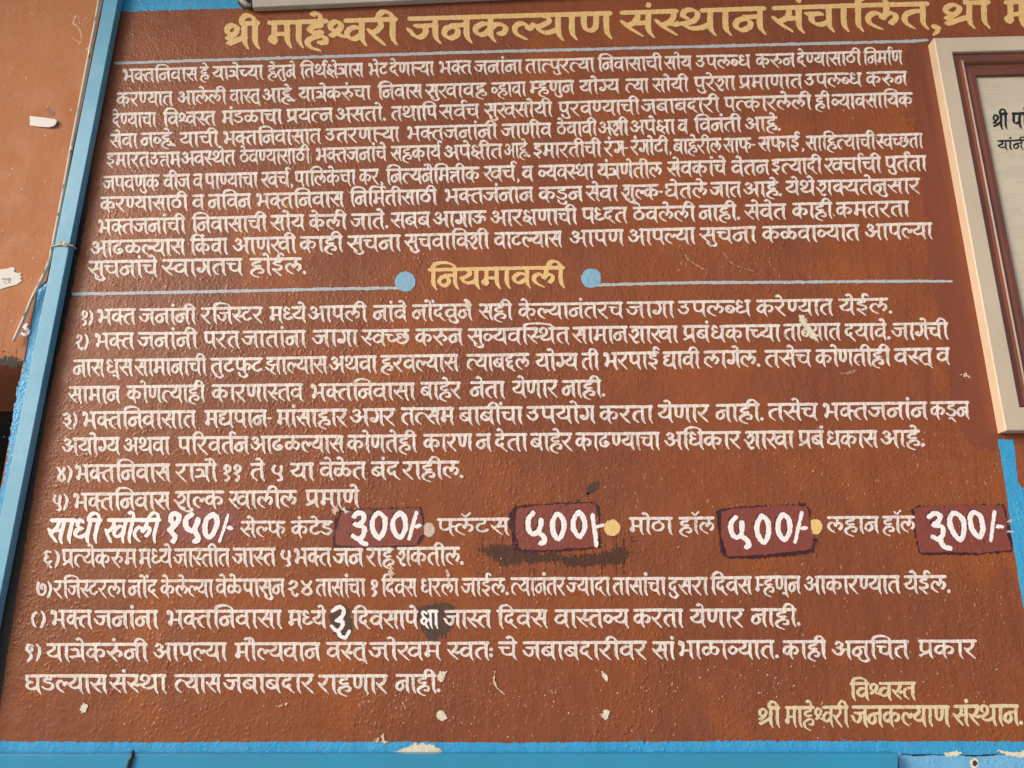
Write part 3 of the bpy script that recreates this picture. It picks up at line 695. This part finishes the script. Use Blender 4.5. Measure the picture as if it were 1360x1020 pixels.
def letters(name, words, line, H, layer, mat, parent, label=None, weight=.92, slant=0.0, base_y=0.0, xr=None, ss=2.5):
    ys = (line[1], line[3])
    x0 = min(float(w.split()[1]) for w in words.split('|')) - H*.6
    x1 = max(float(w.split()[2]) for w in words.split('|')) + H*.6
    cv = Canvas(x0, min(ys)-.5*H, x1, max(ys)+1.45*H, ss)
    write_words(cv, words, line, H, RNG, weight=weight, slant=slant)
    if xr: cv.f[:, int((xr-x0)*ss):] = 3.0
    return paint(name, cv, layer, mat, parent, label, rag=.12, base_y=base_y)
# ------------------------------------------------------------------ unseen floor and roof slab, added to shape the light on the wall
V = [(-30, -40, 0), (30, -40, 0), (30, .4, 0), (-30, .4, 0)]
gr = mesh("ground", V, [(0, 1, 2, 3)], M['concrete'], kind='structure')  # out of view, added to bounce light up onto the wall
V, Fc = prism([(-8, -1.3, 4.65), (-8, -1.3, 4.5), (8, -1.3, 4.5), (8, -1.3, 4.65)], -.001)
roof = mesh("added_roof_slab", V, Fc, M['slab']); tag(roof, "unseen roof slab added to shade the top of the painted wall", "roof")
# ------------------------------------------------------------------ the painted wall
JX = at(27, 500).x                                     # left edge of the wall slab (door jamb)
ZB, ZT = .35, 4.5
wall = thing("painted_wall", (0.0, 0.0, ZB), "brown plastered wall hand painted with long white Marathi house rules, behind the blue steel tubes", "wall")
box("plaster_face", JX, 2.1, 0.0, .24, ZB, ZT, M['wall'], wall)

# smoother, darker brown band beside the framed plaque
poly_paint("dark_band", [(1206, 56), (1240, 50), (1264, 200), (1300, 400), (1332, 590), (1316, 600), (1290, 592), (1270, 560), (1258, 480), (1240, 380), (1222, 250), (1210, 140)], .5, M['band'], wall, rag=2.2, bristle=3.0)

# blue borders painted on the wall
poly_paint("blue_border", [(120, -60), (700, -70), (700, -3), (480, 2), (316, 11), (240, 13), (160, 15.5), (120, 17)], 1, M['blue_wall'], wall, "blue border strip along the top of the board", rag=.5, bristle=.4)
poly_paint("blue_border", [(-60, 984), (200, 986), (420, 985), (700, 986.5), (1000, 984), (1430, 985), (1430, 1003), (-60, 1003)], 1, M['blue_wall'], wall, "blue border strip along the foot of the board", rag=.5, bristle=.5)
poly_paint("blue_border", [(48, 378), (64, 372), (30, 560), (-10, 780), (-30, 780), (-24, 700), (4, 642), (16, 560), (29, 492)], 1, M['blue_wall'], wall, "rough blue paint on the wall edge left of the upright tube", rag=.9, bristle=.8)
poly_paint("blue_border", [(1325.5, 584), (1346, 583), (1352, 640), (1357, 648), (1440, 640), (1440, 1000), (1400, 990), (1358, 800), (1342, 700), (1335, 640)], 1, M['blue_wall'], wall, "bright blue vertical strip below the framed plaque", rag=.4)
V, Fc = prism([at(1193, 1003, -.006), at(1200, 1090, -.006), at(1460, 1090, -.006), at(1460, 1001, -.006), at(1330, 1003, -.006), at(1260, 1002, -.006)], .001)
dado = mesh("pale_blue_panel", V, Fc, M['pale_blue'], wall, "pale blue panel at the lower right with a drilled hole")
# crack, chips and hole at the lower right
stroke_paint("crack", [[(1198, 1001.5, .5), (1213, 1003, 1), (1235, 1002.3, .6), (1255, 1002.8, .5)], [(1275, 1002.5, .6), (1290, 1003.6, 1), (1312, 1003, .8), (1330, 1001, .5)]], 1.0 , 1, M['black'], wall, rag=.3, base_y=-.0061)
poly_paint("paint_chip", [(1252, 1001), (1262, 998.5), (1276, 998), (1279, 1001), (1270, 1003.5), (1258, 1004.5)], 1, M['chip'], wall, rag=.9, ss=3, base_y=-.0061)
poly_paint("paint_chip", [(1326, 997), (1345, 999), (1362, 999), (1380, 998), (1380, 1005), (1350, 1005), (1338, 1003)], 1, M['chip'], wall, rag=.9, ss=3, base_y=-.0061)
poly_paint("paint_chip", [(1287.5, 1012), (1290, 1008.5), (1296, 1007.5), (1300, 1011), (1300, 1017), (1294, 1021), (1289, 1018)], 1, M['chip'], wall, rag=.9, ss=3, base_y=-.0061)
poly_paint("drilled_hole", [(1291.5, 1012), (1294, 1009.8), (1297.5, 1011), (1298, 1015.5), (1295, 1018), (1292, 1016)], 2, M['grime'], wall, rag=.3, ss=4, base_y=-.0061)
stroke_paint("paint_drip", [[(1193.5, 1000, 1), (1195.5, 1008, .9), (1197.5, 1022, .6)]], 1.2, 2, M['pale_blue'], wall, rag=.3, base_y=-.0061)

# divider lines and their round ends
stroke_paint("divider_line", [[(153, 84, .9), (300, 79.3), (460, 74.5), (620, 69.5), (760, 66, 1), (920, 62), (1080, 58), (1200, 55), (1232, 53.5, .8)]], 1.75, 2, M['line'], wall, rag=.25)
stroke_paint("divider_line", [[(95, 390.5, 1), (220, 388.5), (330, 386.3), (430, 384), (528, 382.5, .9)]], 1.9, 2, M['line'], wall, rag=.25)
stroke_paint("divider_line", [[(793, 378.5, 1), (900, 375.8), (1010, 375), (1130, 374), (1210, 373.5, 1), (1264, 373.6, .8)]], 1.8, 2, M['line'], wall, rag=.25)
def dot(x, y, r, mat, layer=3, label=None, ry=None):
    pts = [(x+r*math.cos(a), y+(ry or r)*math.sin(a)) for a in np.linspace(0, 2*math.pi, 29)[:-1]]
    poly_paint("painted_dot", pts, layer, mat, wall, label, rag=.35, ss=3)
dot(538, 374, 13.6, M['dot_blue'], label="pale blue painted dot left of the yellow heading", ry=13.2)
dot(785, 369.5, 13.2, M['dot_blue'], label="pale blue painted dot right of the yellow heading", ry=13)
dot(813, 701, 10.8, M['dot_yellow'], label="yellow painted dot after the third price")
dot(1083, 699.5, 9.3, M['dot_yellow'], label="yellow painted dot after the fourth price", ry=10)
dot(569.5, 703.5, 8.0, M['dot_cream'], label="cream painted dot after the second price", ry=9.5)

# stains and overpainted smears
poly_paint("dark_smear", [(636, 731), (655, 722), (690, 726), (712, 734), (760, 738), (800, 733), (830, 726), (836, 736), (828, 750), (790, 752), (754, 753), (742, 744), (700, 748), (664, 751), (650, 742)], 1, M['smear'], wall, rag=1.2, bristle=2.6, label="dark dry-brushed smear under the third price")
poly_paint("dark_smear", [(440, 806), (456, 802), (465, 812), (468, 830), (464, 846), (450, 850), (440, 838), (438, 820)], 1, M['stain'], wall, rag=1.0, bristle=1.0)
poly_paint("dark_smear", [(556, 806), (590, 800), (604, 806), (606, 822), (596, 838), (588, 846), (572, 852), (560, 838), (552, 818)], 1, M['stain'], wall, rag=1.2, bristle=1.4)
poly_paint("dark_stain", [(778, 650), (784, 642), (792, 638), (797, 640), (795, 648), (787, 655), (780, 656)], 1, M['stain'], wall, rag=.7, ss=3)
stroke_paint("dark_stain", [[(781, 655, 1), (774, 661, .6), (766, 665, .8)]], 1.6, 1, M['stain'], wall, rag=.8, ss=3)
poly_paint("faded_patch", [(214, 676), (262, 672), (316, 676), (318, 700), (314, 719), (270, 722), (218, 718)], 1, M['patch'], wall, rag=.9, bristle=1.6, label="faded maroon patch behind the first price")

# ------------------------------------------------------------------ the writing
TITLE = "श्री 298 346|माहेश्वरी 355 529|जनकल्याण 541 814|संस्थान 823 1018|संचालित 1025 1235|श्री 1251 1316|मा 1333 1378"
letters("title_line", TITLE, (300, 31.5, 1340, 2.5), 32, 3, M['title'], wall, "large yellow heading along the top of the board", weight=1.02)
stroke_paint("title_comma", [[(1240, 35, 1), (1246, 38, 1.1), (1243, 43, .7), (1240, 46, .4)]], 3.2, 3, M['title'], wall)
letters("heading_line", "नियमावली 568 751", (568, 358, 750, 355), 25.5, 3, M['title'], wall, "yellow heading in the middle of the board", weight=.95)
letters("signature_line", "विश्वस्त 1128 1217", (1128, 908, 1216, 907), 21.5, 3, M['sign'], wall, "upper pale yellow signature line", weight=.88)
letters("signature_line", "श्री 1007 1037|माहेश्वरी 1042 1128|जनकल्याण 1131 1262|संस्थान. 1266 1360", (1007, 940, 1356, 938), 25, 3, M['sign'], wall, "lower pale yellow signature line", weight=.86)
for words, line, H in LINES:
    letters("text_line", words, line, H*.95, 3, M['letter'], wall, weight=.81)
letters("text_line", "साधी 66 137|खोली 142 215", (63, 691, 213, 690), 29, 3, M['price_white'], wall, "larger slanting white words before the first price", weight=.86, slant=.24)
letters("text_line", "क्षा 558 583", (557, 812, 583, 812), 22, 4, M['price_white'], wall, "freshly repainted bright white syllable", weight=.85)
stroke_paint("text_line", [[(441, 812, .8), (450, 806, 1), (456, 809, 1), (455, 818, 1), (447, 824, 1)], [(447, 824, 1), (455, 826, 1), (453, 834, 1), (447, 838, 1), (440, 831, .8)], [(449, 838, 1), (452, 845, 1), (459, 846, 1), (464, 838, .8)]], 2.4, 4, M['price_white'], wall, "repainted white numeral three")

# repainted prices: maroon patch with a darker rim, white numerals
PRICES = [
 (None, [[(231, 697), (227, 691), (228, 684.5), (233, 682), (237.5, 685.5), (237, 691), (232, 698), (225, 703.5)], [(225, 703.5), (230, 709), (232.5, 714), (230, 719)],
   [(255, 683), (248, 688), (246.5, 696), (250, 703), (256, 705), (260, 699), (263, 690)], [(258, 703), (262, 711), (263, 717), (258.5, 719)],
   [(283, 683.5), (274.5, 690), (272, 702), (275, 712.5), (281, 711.5), (287, 700), (288, 689), (283, 683.5)],
   [(303, 684, .6), (298, 700, .6), (291.5, 719, .6)], [(303.5, 701, .75), (307, 701.5, .75)]]),
 ([(453, 680), (480, 677), (520, 676.5), (558, 674.5), (561, 690), (562, 708), (552, 724), (520, 725), (490, 727), (446, 724), (445, 712)],
  [[(470, 686), (475, 681.5), (482, 682.5), (483, 690), (477, 697), (472, 696.5)], [(477, 697), (484, 702), (482, 711), (476, 716), (469, 712)], [(477, 715), (481, 721), (486, 722)],
   [(503, 681.5), (496, 688), (494.5, 700), (500, 712.5), (505, 713.5), (510.5, 703), (511, 689), (503, 681.5)],
   [(531, 681.5), (523.5, 689), (521.5, 700), (527, 711.5), (533, 712.5), (538.5, 701), (537, 687), (531, 681.5)],
   [(553, 681, .75), (548, 698, .8), (543.5, 716, .7)], [(553, 699.5, .75), (557.5, 697.5, .75)]]),
 ([(686, 676), (712, 671.5), (756, 669), (791, 668), (795, 690), (796, 706), (794, 727), (760, 728), (720, 731), (690, 729), (684, 706)],
  [[(708, 681.5), (702, 689), (701.5, 701), (706, 708.5), (713, 707.5), (718, 699), (718.5, 691)], [(715, 706), (722, 713), (723, 719.5), (718, 721.5)],
   [(741, 682.5), (734.5, 691), (734.5, 705), (741, 715.5), (747.5, 707), (749, 693), (741, 682.5)],
   [(769, 680.5), (761.5, 691), (762.5, 704), (770, 712.5), (776.5, 701), (775.5, 689), (769, 680.5)],
   [(787, 684, .8), (789, 700, .85), (792, 725, .85)], [(794, 699.5, .6), (801, 697, .65)]]),
 ([(958, 680), (975, 675.5), (1010, 673), (1050, 671), (1071, 672), (1076, 688), (1080, 712), (1079, 729), (1050, 733), (1010, 737), (966, 739), (959, 716)],
  [[(977, 687), (971, 695), (971.5, 707), (977, 713.5), (983, 711.5), (985.5, 704), (985, 694)], [(984, 711), (992, 718), (995, 724), (991, 726.5)],
   [(1012, 685.5), (1005.5, 697), (1006.5, 710), (1015, 720.5), (1020.5, 709), (1020, 694), (1012, 685.5)],
   [(1040, 683.5), (1033.5, 694), (1034.5, 708), (1042, 716.5), (1048.5, 706), (1048, 691), (1040, 683.5)],
   [(1065, 681, .75), (1060, 702, .75), (1056, 720, .7)], [(1066, 702, .75), (1070, 701.5, .8)]]),
 ([(1214, 674), (1260, 670), (1300, 671), (1331, 671), (1337, 690), (1338, 712), (1344, 730), (1300, 735), (1260, 733), (1222, 734), (1216, 706)],
  [[(1234, 686.5), (1240, 682), (1248, 684), (1247, 692), (1240, 697)], [(1240, 697), (1251, 700), (1252, 710), (1246, 716), (1239, 713)], [(1248, 716), (1254, 726), (1262, 728)],
   [(1268, 681.5), (1261.5, 688), (1263.5, 702), (1274, 716.5), (1280, 707), (1279, 690), (1268, 681.5)],
   [(1293, 680.5), (1288.5, 688), (1291.5, 704), (1301, 713.5), (1305.5, 703), (1302, 686), (1293, 680.5)],
   [(1321, 680, .75), (1318, 700, .75), (1316, 718, .7)], [(1325, 699.5, .75), (1331, 699.5, .75)]]),
]
RIMS = {1: [(449, 678), (480, 675.5), (560, 673.5), (564, 690), (564, 716), (548, 728), (480, 728.5), (442, 727), (443, 700)],
        2: [(676, 682), (684, 672), (712, 669.5), (790, 666), (796.5, 672), (798, 700), (798, 728), (740, 733), (700, 734), (684, 731), (678, 712)],
        3: [(951, 679), (957, 675), (1010, 671.5), (1070, 669.5), (1076, 676), (1079, 712), (1084, 716), (1080, 733), (1050, 738), (1000, 742.5), (966, 741), (957, 734), (954, 700)],
        4: [(1211, 677), (1218, 672), (1333, 670), (1338, 690), (1346, 732), (1300, 737), (1222, 737), (1215, 712)]}
for i, (patch, digits) in enumerate(PRICES):
    n = ("first", "second", "third", "fourth", "fifth")[i]
    if patch:
        rim = poly_paint("price_patch", RIMS[i], 2, M['maroon'], wall, "maroon patch of the %s price with a dark rim" % n, rag=.7, bristle=1.0)
        poly_paint("patch_coat", patch, 4, M['patch'], rim, rag=.45, bristle=.5)
        stroke_paint("price_figures", digits, 3.1, 6, M['price_white'], rim, rag=.25)
        sh = [[(x-1.6, y-1.0, .8 if len(q) < 3 else .5) for (x, y, *q) in s] for s in digits[:-2]]
        stroke_paint("figure_outline", sh, 3.3, 5, M['maroon'], rim, rag=1.1)
    else:
        stroke_paint("price_figures", digits, 3.2, 6, M['price_white'], wall, "white figures of the %s price" % n, rag=.25)
stroke_paint("price_dash", [[(1338, 693, .8), (1344, 691, .8)], [(1338, 706, .8), (1346, 706, .8)]], 1.8, 3, M['line'], wall)

# ------------------------------------------------------------------ damage
def chip(pts, mat='chip', label=None): poly_paint("paint_chip", pts, 7, M[mat], wall, label, rag=1.0, ss=3.5)
chip([(1061, 418), (1066, 417), (1070, 424), (1075, 432), (1080, 437), (1084, 445), (1087, 455), (1084, 453), (1078, 450), (1072, 440), (1066, 432), (1061, 425)], label="long pale gouge through the second rule")
chip([(581, 946), (586, 943), (592, 948), (594, 955), (588, 959), (580, 953)])
chip([(798, 950), (804, 942), (810, 944), (809, 953), (803, 956)])
chip([(799, 892), (804, 895), (808, 901), (806, 905), (801, 899)])
chip([(579, 898), (585, 891), (593, 893), (590, 899), (587, 906), (583, 905)])
chip([(106, 941), (111, 934), (116, 937), (114, 946), (109, 947)])
chip([(368, 938), (374, 935), (381, 933), (381, 936), (373, 938), (369, 940)], 'chip_pink')
chip([(521, 1000), (530, 996), (540, 992), (548, 990), (551, 987), (556, 989), (561, 985), (566, 990), (571, 988), (577, 989), (580, 993), (586, 997), (585, 1000.5), (560, 1001), (530, 1001)], label="pale chipped patch in the blue border at the foot")
chip([(506, 976), (510, 974), (511, 983), (516, 985), (514, 988), (508, 985)], 'chip_pink')
chip([(499, 983), (503, 979), (503, 985), (500, 987)], 'chip_pink')
chip([(1277, 497), (1282, 495), (1286, 498), (1290, 501), (1283, 502)], 'chip_pink')
chip([(1118, 496), (1126, 494), (1133, 492), (1138, 490), (1134, 496), (1126, 498)], 'scuff')
chip([(454, 676), (457, 671), (459, 677), (463, 679), (458, 681)], 'chip')
chip([(440, 676), (447, 672), (450, 678), (444, 684)], 'chip_pink')
chip([(518, 753), (521, 757), (524, 762), (519, 766), (515, 760)], 'chip_pink')
chip([(592, 757), (596, 755), (597, 764), (594, 768)], 'chip_pink')
chip([(616, 404), (621, 400), (624, 408), (620, 411)], 'chip')
# flecks: hundreds of pinhead chips, too many to count, one object per tone
def flecks(name, mat, zones, rmin, rmax, layer, stretch=1.0):
    V, Fc = [], []
    for x0, y0, x1, y1, n in zones:
        for _ in range(n):
            x, y = RNG.uniform(x0, x1), RNG.uniform(y0, y1)
            r = RNG.uniform(rmin, rmax)*RNG.uniform(.5, 1); m = RNG.integers(5, 8)
            a0 = RNG.uniform(0, 6.28); tilt = RNG.uniform(-.5, .5)
            base = len(V)
            for k in range(m):
                a = a0 - 2*math.pi*k/m; q = r*RNG.uniform(.45, 1.25)
                dx, dy = q*math.cos(a), q*math.sin(a)*stretch
                V.append(tuple(at(x+dx+dy*tilt, y+dy, -.0003*layer)))
            Fc.append(tuple(range(base, base+m)))
    return mesh(name, V, Fc, mat, wall, kind='stuff')
flecks("paint_flecks", M['chip_pink'], [(450, 905, 900, 982, 150), (880, 880, 1080, 930, 70), (440, 655, 560, 672, 18), (540, 405, 680, 500, 40), (80, 540, 420, 980, 45), (600, 150, 1200, 560, 40),
        (480, 740, 700, 775, 22), (900, 560, 1330, 820, 70), (1080, 860, 1330, 985, 60), (545, 335, 600, 350, 12), (620, 140, 1180, 330, 30), (100, 335, 125, 362, 9), (40, 745, 70, 760, 5)], .5, 1.25, 7, 1.4)
flecks("rub_marks", M['scuff'], [(900, 322, 1040, 368, 60), (700, 60, 1000, 76, 10), (640, 895, 760, 960, 40), (470, 900, 560, 970, 40), (700, 620, 980, 680, 60), (940, 565, 1320, 670, 120), (900, 740, 1340, 860, 90),
        (100, 590, 420, 980, 90), (1180, 600, 1330, 980, 120)], .5, 1.5, .7, 2.2)
stroke_paint("scratch", [[(657, 892, .6), (656, 903, 1), (660, 913, 1), (670, 922, .6)]], .9, 7, M['chip_pink'], wall, rag=.5, ss=3)
stroke_paint("scratch", [[(905, 330, .5), (915, 345, 1), (935, 358, .6)], [(960, 335, .5), (975, 352, .9), (1000, 360, .5)]], .8, 7, M['scuff'], wall, rag=.5, ss=3)

# ------------------------------------------------------------------ framed plaque
FR = .035
pl0 = at(1242, 50, -FR); pl1 = at(1338, 572, -FR)
X0, Z1, Z0 = (at(1286, 300, -FR)).x, pl0.z, pl1.z
X1 = X0 + .92
plaque = thing("framed_plaque", (X0, 0, Z0), "cream framed marble plaque with black lettering, at the right of the board", "plaque")
gx0, gz1 = at(1309, 300, -FR).x, at(1280, 68.5, -FR).z
ix0, iz1 = at(1333, 300, -.02).x, at(1300, 103, -.02).z
gb = gx0 - X0; ib = ix0 - gx0; gz0 = Z0 + (Z1-gz1)+.01; gx1 = X1-gb
def ring(name, loops, mat, parent, label=None, bevel=0.0):
    """loops: list of (x0, z0, x1, z1, y) rectangles, joined one to the next"""
    V = []
    for a, b, c, d, y in loops: V += [(a, y, d), (a, y, b), (c, y, b), (c, y, d)]
    Fc = []
    for i in range(len(loops)-1):
        for k in range(4):
            k2 = (k+1) % 4
            Fc.append((i*4+k, i*4+k2, (i+1)*4+k2, (i+1)*4+k))
    return mesh(name, V, Fc, mat, parent, label, bevel=bevel)
e = .0025
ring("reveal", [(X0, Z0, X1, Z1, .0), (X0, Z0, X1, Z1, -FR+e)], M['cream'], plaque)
ring("border", [(X0, Z0, X1, Z1, -FR+e), (X0+e, Z0+e, X1-e, Z1-e, -FR), (gx0-.002, gz0-.002, gx1+.002, gz1+.002, -FR), (gx0, gz0, gx1, gz1, -FR+.002), (gx0, gz0, gx1, gz1, -.012)], M['stone'], plaque)
def g(t, y): return (gx0+ib*t, gz0+ib*t, gx1-ib*t, gz1-(gz1-iz1)*t, y)
moul = ring("moulding", [g(.0, -.024), g(.12, -.027), g(.30, -.026), g(.36, -.034), g(.42, -.037), g(.48, -.034), g(.54, -.027), g(.75, -.030), g(.97, -.029), g(1.0, -.024), g(1.0, -.012)], M['frame_brown'], plaque)
for p in moul.data.polygons: p.use_smooth = False
box("slab", gx0+ib*.9, gx1-ib*.9, -.020, .0, gz0+ib*.9, gz1-(gz1-iz1)*.9, M['marble'], plaque)
letters("lettering", "श्री 1318 1339|पां 1343 1365", (1318, 152.5, 1362, 150.5), 19.5, 1, M['lettering_black'], plaque, weight=.85, base_y=-.0203, ss=3)
letters("lettering", "यांनी 1324 1366", (1324, 187, 1364, 185.5), 12.5, 1, M['lettering_black'], plaque, weight=.80, base_y=-.0203, ss=3)

# ------------------------------------------------------------------ orange wall over the dark doorway, at the left
zl = at(20, 482).z
ow = thing("orange_wall", (-1.7, 0, zl), "orange limewashed wall above the dark opening at the left edge", "wall")
box("beam", -2.4, JX-.001, 0.0, .55, zl, ZT, M['orange'], ow)
px_prism("plaster_coat", [(-300, -120), (-300, 481), (-40, 482.5), (10, 481), (31.5, 480), (49, 384), (62, 372), (83, 262), (107, 150), (138, -10), (158, -120)], -.003, -.0002, M['orange'], ow)
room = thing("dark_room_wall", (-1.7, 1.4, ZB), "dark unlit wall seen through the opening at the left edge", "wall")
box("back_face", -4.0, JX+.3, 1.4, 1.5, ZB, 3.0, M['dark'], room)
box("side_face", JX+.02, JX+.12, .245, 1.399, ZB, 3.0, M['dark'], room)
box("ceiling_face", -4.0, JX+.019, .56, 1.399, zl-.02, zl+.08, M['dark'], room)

V, Fc = [], []
for x0, y0, x1, y1, n in ((0, 0, 130, 340, 35), (92, 15, 122, 62, 16), (0, 340, 60, 478, 14), (60, 135, 76, 152, 4)):
    for _ in range(n):
        x, y, r = RNG.uniform(x0, x1), RNG.uniform(y0, y1), RNG.uniform(.4, 1.3)
        if x > 122-y*.19: continue
        b0 = len(V)
        for k in range(6):
            a = -k*1.047; q = r*RNG.uniform(.4, 1.3); V.append(tuple(at(x+q*math.cos(a), y+q*math.sin(a)*1.5, -.0034)))
        Fc.append(tuple(range(b0, b0+6)))
mesh("paint_flecks", V, Fc, M['chip_pink'], ow, kind='stuff')
for pts in ([(101, 20, .6), (97, 30, 1), (105, 38, .7), (108, 52, .9), (104, 60, .5)], [(118, 60, .5), (117, 64, .8), (114, 66, .5)]):
    stroke_paint("scratch", [pts], .8, 1, M['chip_pink'], ow, rag=.6, ss=3, base_y=-.0032)
poly_paint("brown_mark", [(60, 144), (66, 143), (71, 147), (74, 152), (69, 153), (64, 150)], 1, M['band'], ow, rag=.7, ss=3, base_y=-.0032)
poly_paint("rough_arris", [(-60, 477), (0, 476), (8, 474), (20, 476), (29, 478), (28, 484), (10, 486), (-60, 486)], 1, M['grime'], ow, rag=1.3, bristle=2.0, ss=3, base_y=-.0032)

# ------------------------------------------------------------------ blue steel tubes
def slanted_tube(name, a0, a1, w0, w1, yf, yb, mat, parent):
    """flat steel section whose front left edge runs through the pixels a0 -> a1, widths in pixels at both ends"""
    P = [at(*a0, yf), at(*a1, yf), at(a1[0]+w1, a1[1], yf), at(a0[0]+w0, a0[1], yf)]
    V, Fc = prism(P, yb)
    return mesh(name, V, Fc, mat, parent, bevel=.002)
up = thing("blue_upright_tube", at(-20, 800, -.03), "upright blue painted steel tube left of the writing, a string tied round it", "steel tube")
slanted_tube("tube_body", (160, -110), (-83, 1100), 18.5, 22, -.032, -.006, M['blue_metal'], up)
# grime and the gap's shade, painted as one black strip
poly_paint("grime_shade_strip", [(150, -20), (164, -20), (159, 10), (146, 80), (133, 150), (124, 210), (115, 285), (103, 345), (95, 385), (85, 440), (75, 475), (63, 540), (53, 600), (43, 660), (34, 720), (25, 770), (14, 840), (5, 900), (-2, 950),
      (-14, 950), (-2, 860), (12, 760), (28, 660), (46, 560), (64, 460), (82, 372), (94, 300), (110, 210), (126, 120)], 2, M['grime'], wall, rag=.55, bristle=.35, label="black grime and painted shade along the joint beside the upright tube")
gs = [at(154.5, -40, -.0325), at(127.5, 148, -.0325), at(107, 262, -.0325), at(102, 300, -.0325), at(97, 322, -.0325)]
V = []
for i, p in enumerate(gs):
    j = RNG.uniform(-.002, .002)
    V += [(p[0]+.0012, -.029+j, p[2]), (p[0]+.0016, -.004, p[2])]
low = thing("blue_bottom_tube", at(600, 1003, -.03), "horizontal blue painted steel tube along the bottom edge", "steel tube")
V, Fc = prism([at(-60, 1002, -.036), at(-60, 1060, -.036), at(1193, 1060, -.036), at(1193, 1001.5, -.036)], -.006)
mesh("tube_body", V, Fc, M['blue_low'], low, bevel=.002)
wire = tube("black_wire", [at(176.5, 998, -.012), at(176.5, 1001, -.034), at(175, 1004, -.041), at(172.5, 1010, -.0415), at(170, 1020, -.0415), at(168, 1045, -.0415)], .0042, M['black'])
tag(wire, "short black wire hanging over the blue bottom tube", "wire")

# ------------------------------------------------------------------ cable with its string
cpts = [(139, -50), (133, -8), (127, 28), (118, 75), (104, 148), (94, 200), (85, 250), (78, 287), (73, 312), (70, 328), (66, 345), (60, 361), (52, 378), (43, 395), (33, 420), (18, 453)]
cdep = [-.020]*9 + [-.018, -.016, -.014, -.013, -.013, -.015, -.020]
cq = catmull([(x, y, d) for (x, y), d in zip(cpts, cdep)], 6)
cab = tube("grey_cable", [at(x, y, d) for x, y, d in cq], .0046, M['cable'], seg=12)
tag(cab, "thin grey cable running down beside the blue upright tube, its cut end hanging free", "cable")
tie = thing("string_tie", at(84, 326, -.035), "pale string knotted round the blue upright tube and the cable", "string")
tube("loop", [at(67.5, 330, -.012), at(68, 327.5, -.024), at(71, 326.5, -.034), at(80, 325, -.0355), at(90, 325, -.0355), at(97, 326.5, -.0345), at(99.5, 329, -.024), at(101, 331, -.008)], .0022, M['tie'], tie, seg=8)
tube("knot", [at(80, 322, -.036), at(83, 321, -.040), at(87, 323, -.041), at(90, 326, -.040), at(86, 327, -.041), at(84, 323, -.041)], .0030, M['tie'], tie, seg=8)
tube("string_end", [at(84, 323, -.040), at(81, 321, -.042), at(79.5, 319.5, -.044)], .0018, M['tie'], tie, seg=8)

# ------------------------------------------------------------------ grey casing at the top
cas = thing("grey_cable_casing", at(450, 0, -.02), "grey white cable casing fixed along the top edge of the board", "cable casing")
V, Fc = prism([at(334, -40, -.022), at(335, 9.5, -.022), at(470, 3.5, -.022), at(600, -2.5, -.022), at(900, -16, -.022), at(900, -60, -.022)], -.001)
mesh("casing_body", V, Fc, M['grey_pvc'], cas, bevel=.003)
tube("taped_end", [at(318, -6, -.014), at(322, 1, -.018), at(327, 6, -.020), at(333, 7, -.018)], .008, M['grey_pvc'], cas, seg=9, radii=[.011, .010, .008, .005])
poly_paint("black_tape", [(313, -20), (340, -20), (338, 6), (345, 9), (333, 14), (322, 12), (316, 6)], 3, M['grime'], cas, rag=.8, bristle=.5)

# ------------------------------------------------------------------ bits on the orange wall
def slip(name, pts, lift, mat, label, cat, thick=.0012):
    """a thin piece standing slightly off the wall; pts: pixel x, pixel y, extra lift"""
    F_ = [at(x, y, -.0035-lift-l) for x, y, l in pts]; n = len(F_)
    V = [tuple(p) for p in F_] + [(p[0], p[1]+thick, p[2]) for p in F_]
    Fc = [tuple(range(n)), tuple(range(2*n-1, n-1, -1))] + [(i, i+n, (i+1) % n+n, (i+1) % n) for i in range(n)]
    o = mesh(name, V, Fc, mat); return tag(o, label, cat)
pap = thing("torn_paper", at(8, 370, -.004), "torn white paper scrap with grey print on the orange wall", "paper")
F_ = [(-30, 361), (-30, 389), (0, 384), (12, 380.5), (22, 378), (29, 373), (28, 371), (26, 370.5), (29, 368), (26.5, 366), (28.5, 362), (24, 363), (18, 361), (20, 357), (17, 354.5), (8, 357)]
V, Fc = prism([at(x, y, -.0048) for x, y in F_], -.0034)
mesh("sheet", V, Fc, M['paper'], pap)
letters("print", "एव 2 15", (2, 370.5, 15, 370), 6.5, 0, M['print_grey'], pap, weight=.55, base_y=-.0052, ss=5)
slip("white_sticker_stub", [(39.5, 154, 0), (39.5, 166.5, 0), (50, 168, .001), (64, 169, .004), (71, 167.5, .006), (75, 163, .007), (74.5, 159, .007), (72, 158, .006), (58, 156, .003)], .001, M['paper'], "small curled white paper stub stuck on the orange wall near the tube", "paper")
o = stroke_paint("white_paint_mark", [[(36, 431, .8), (33, 434, 1), (36, 438, 1), (38, 441, 1), (33, 444.5, .9), (29, 443, .7)]], 2.2, 0, M['price_white'], None, rag=.4, ss=3, base_y=-.0042)
tag(o, "small white painted squiggle on the orange wall under the cable", "paint mark")
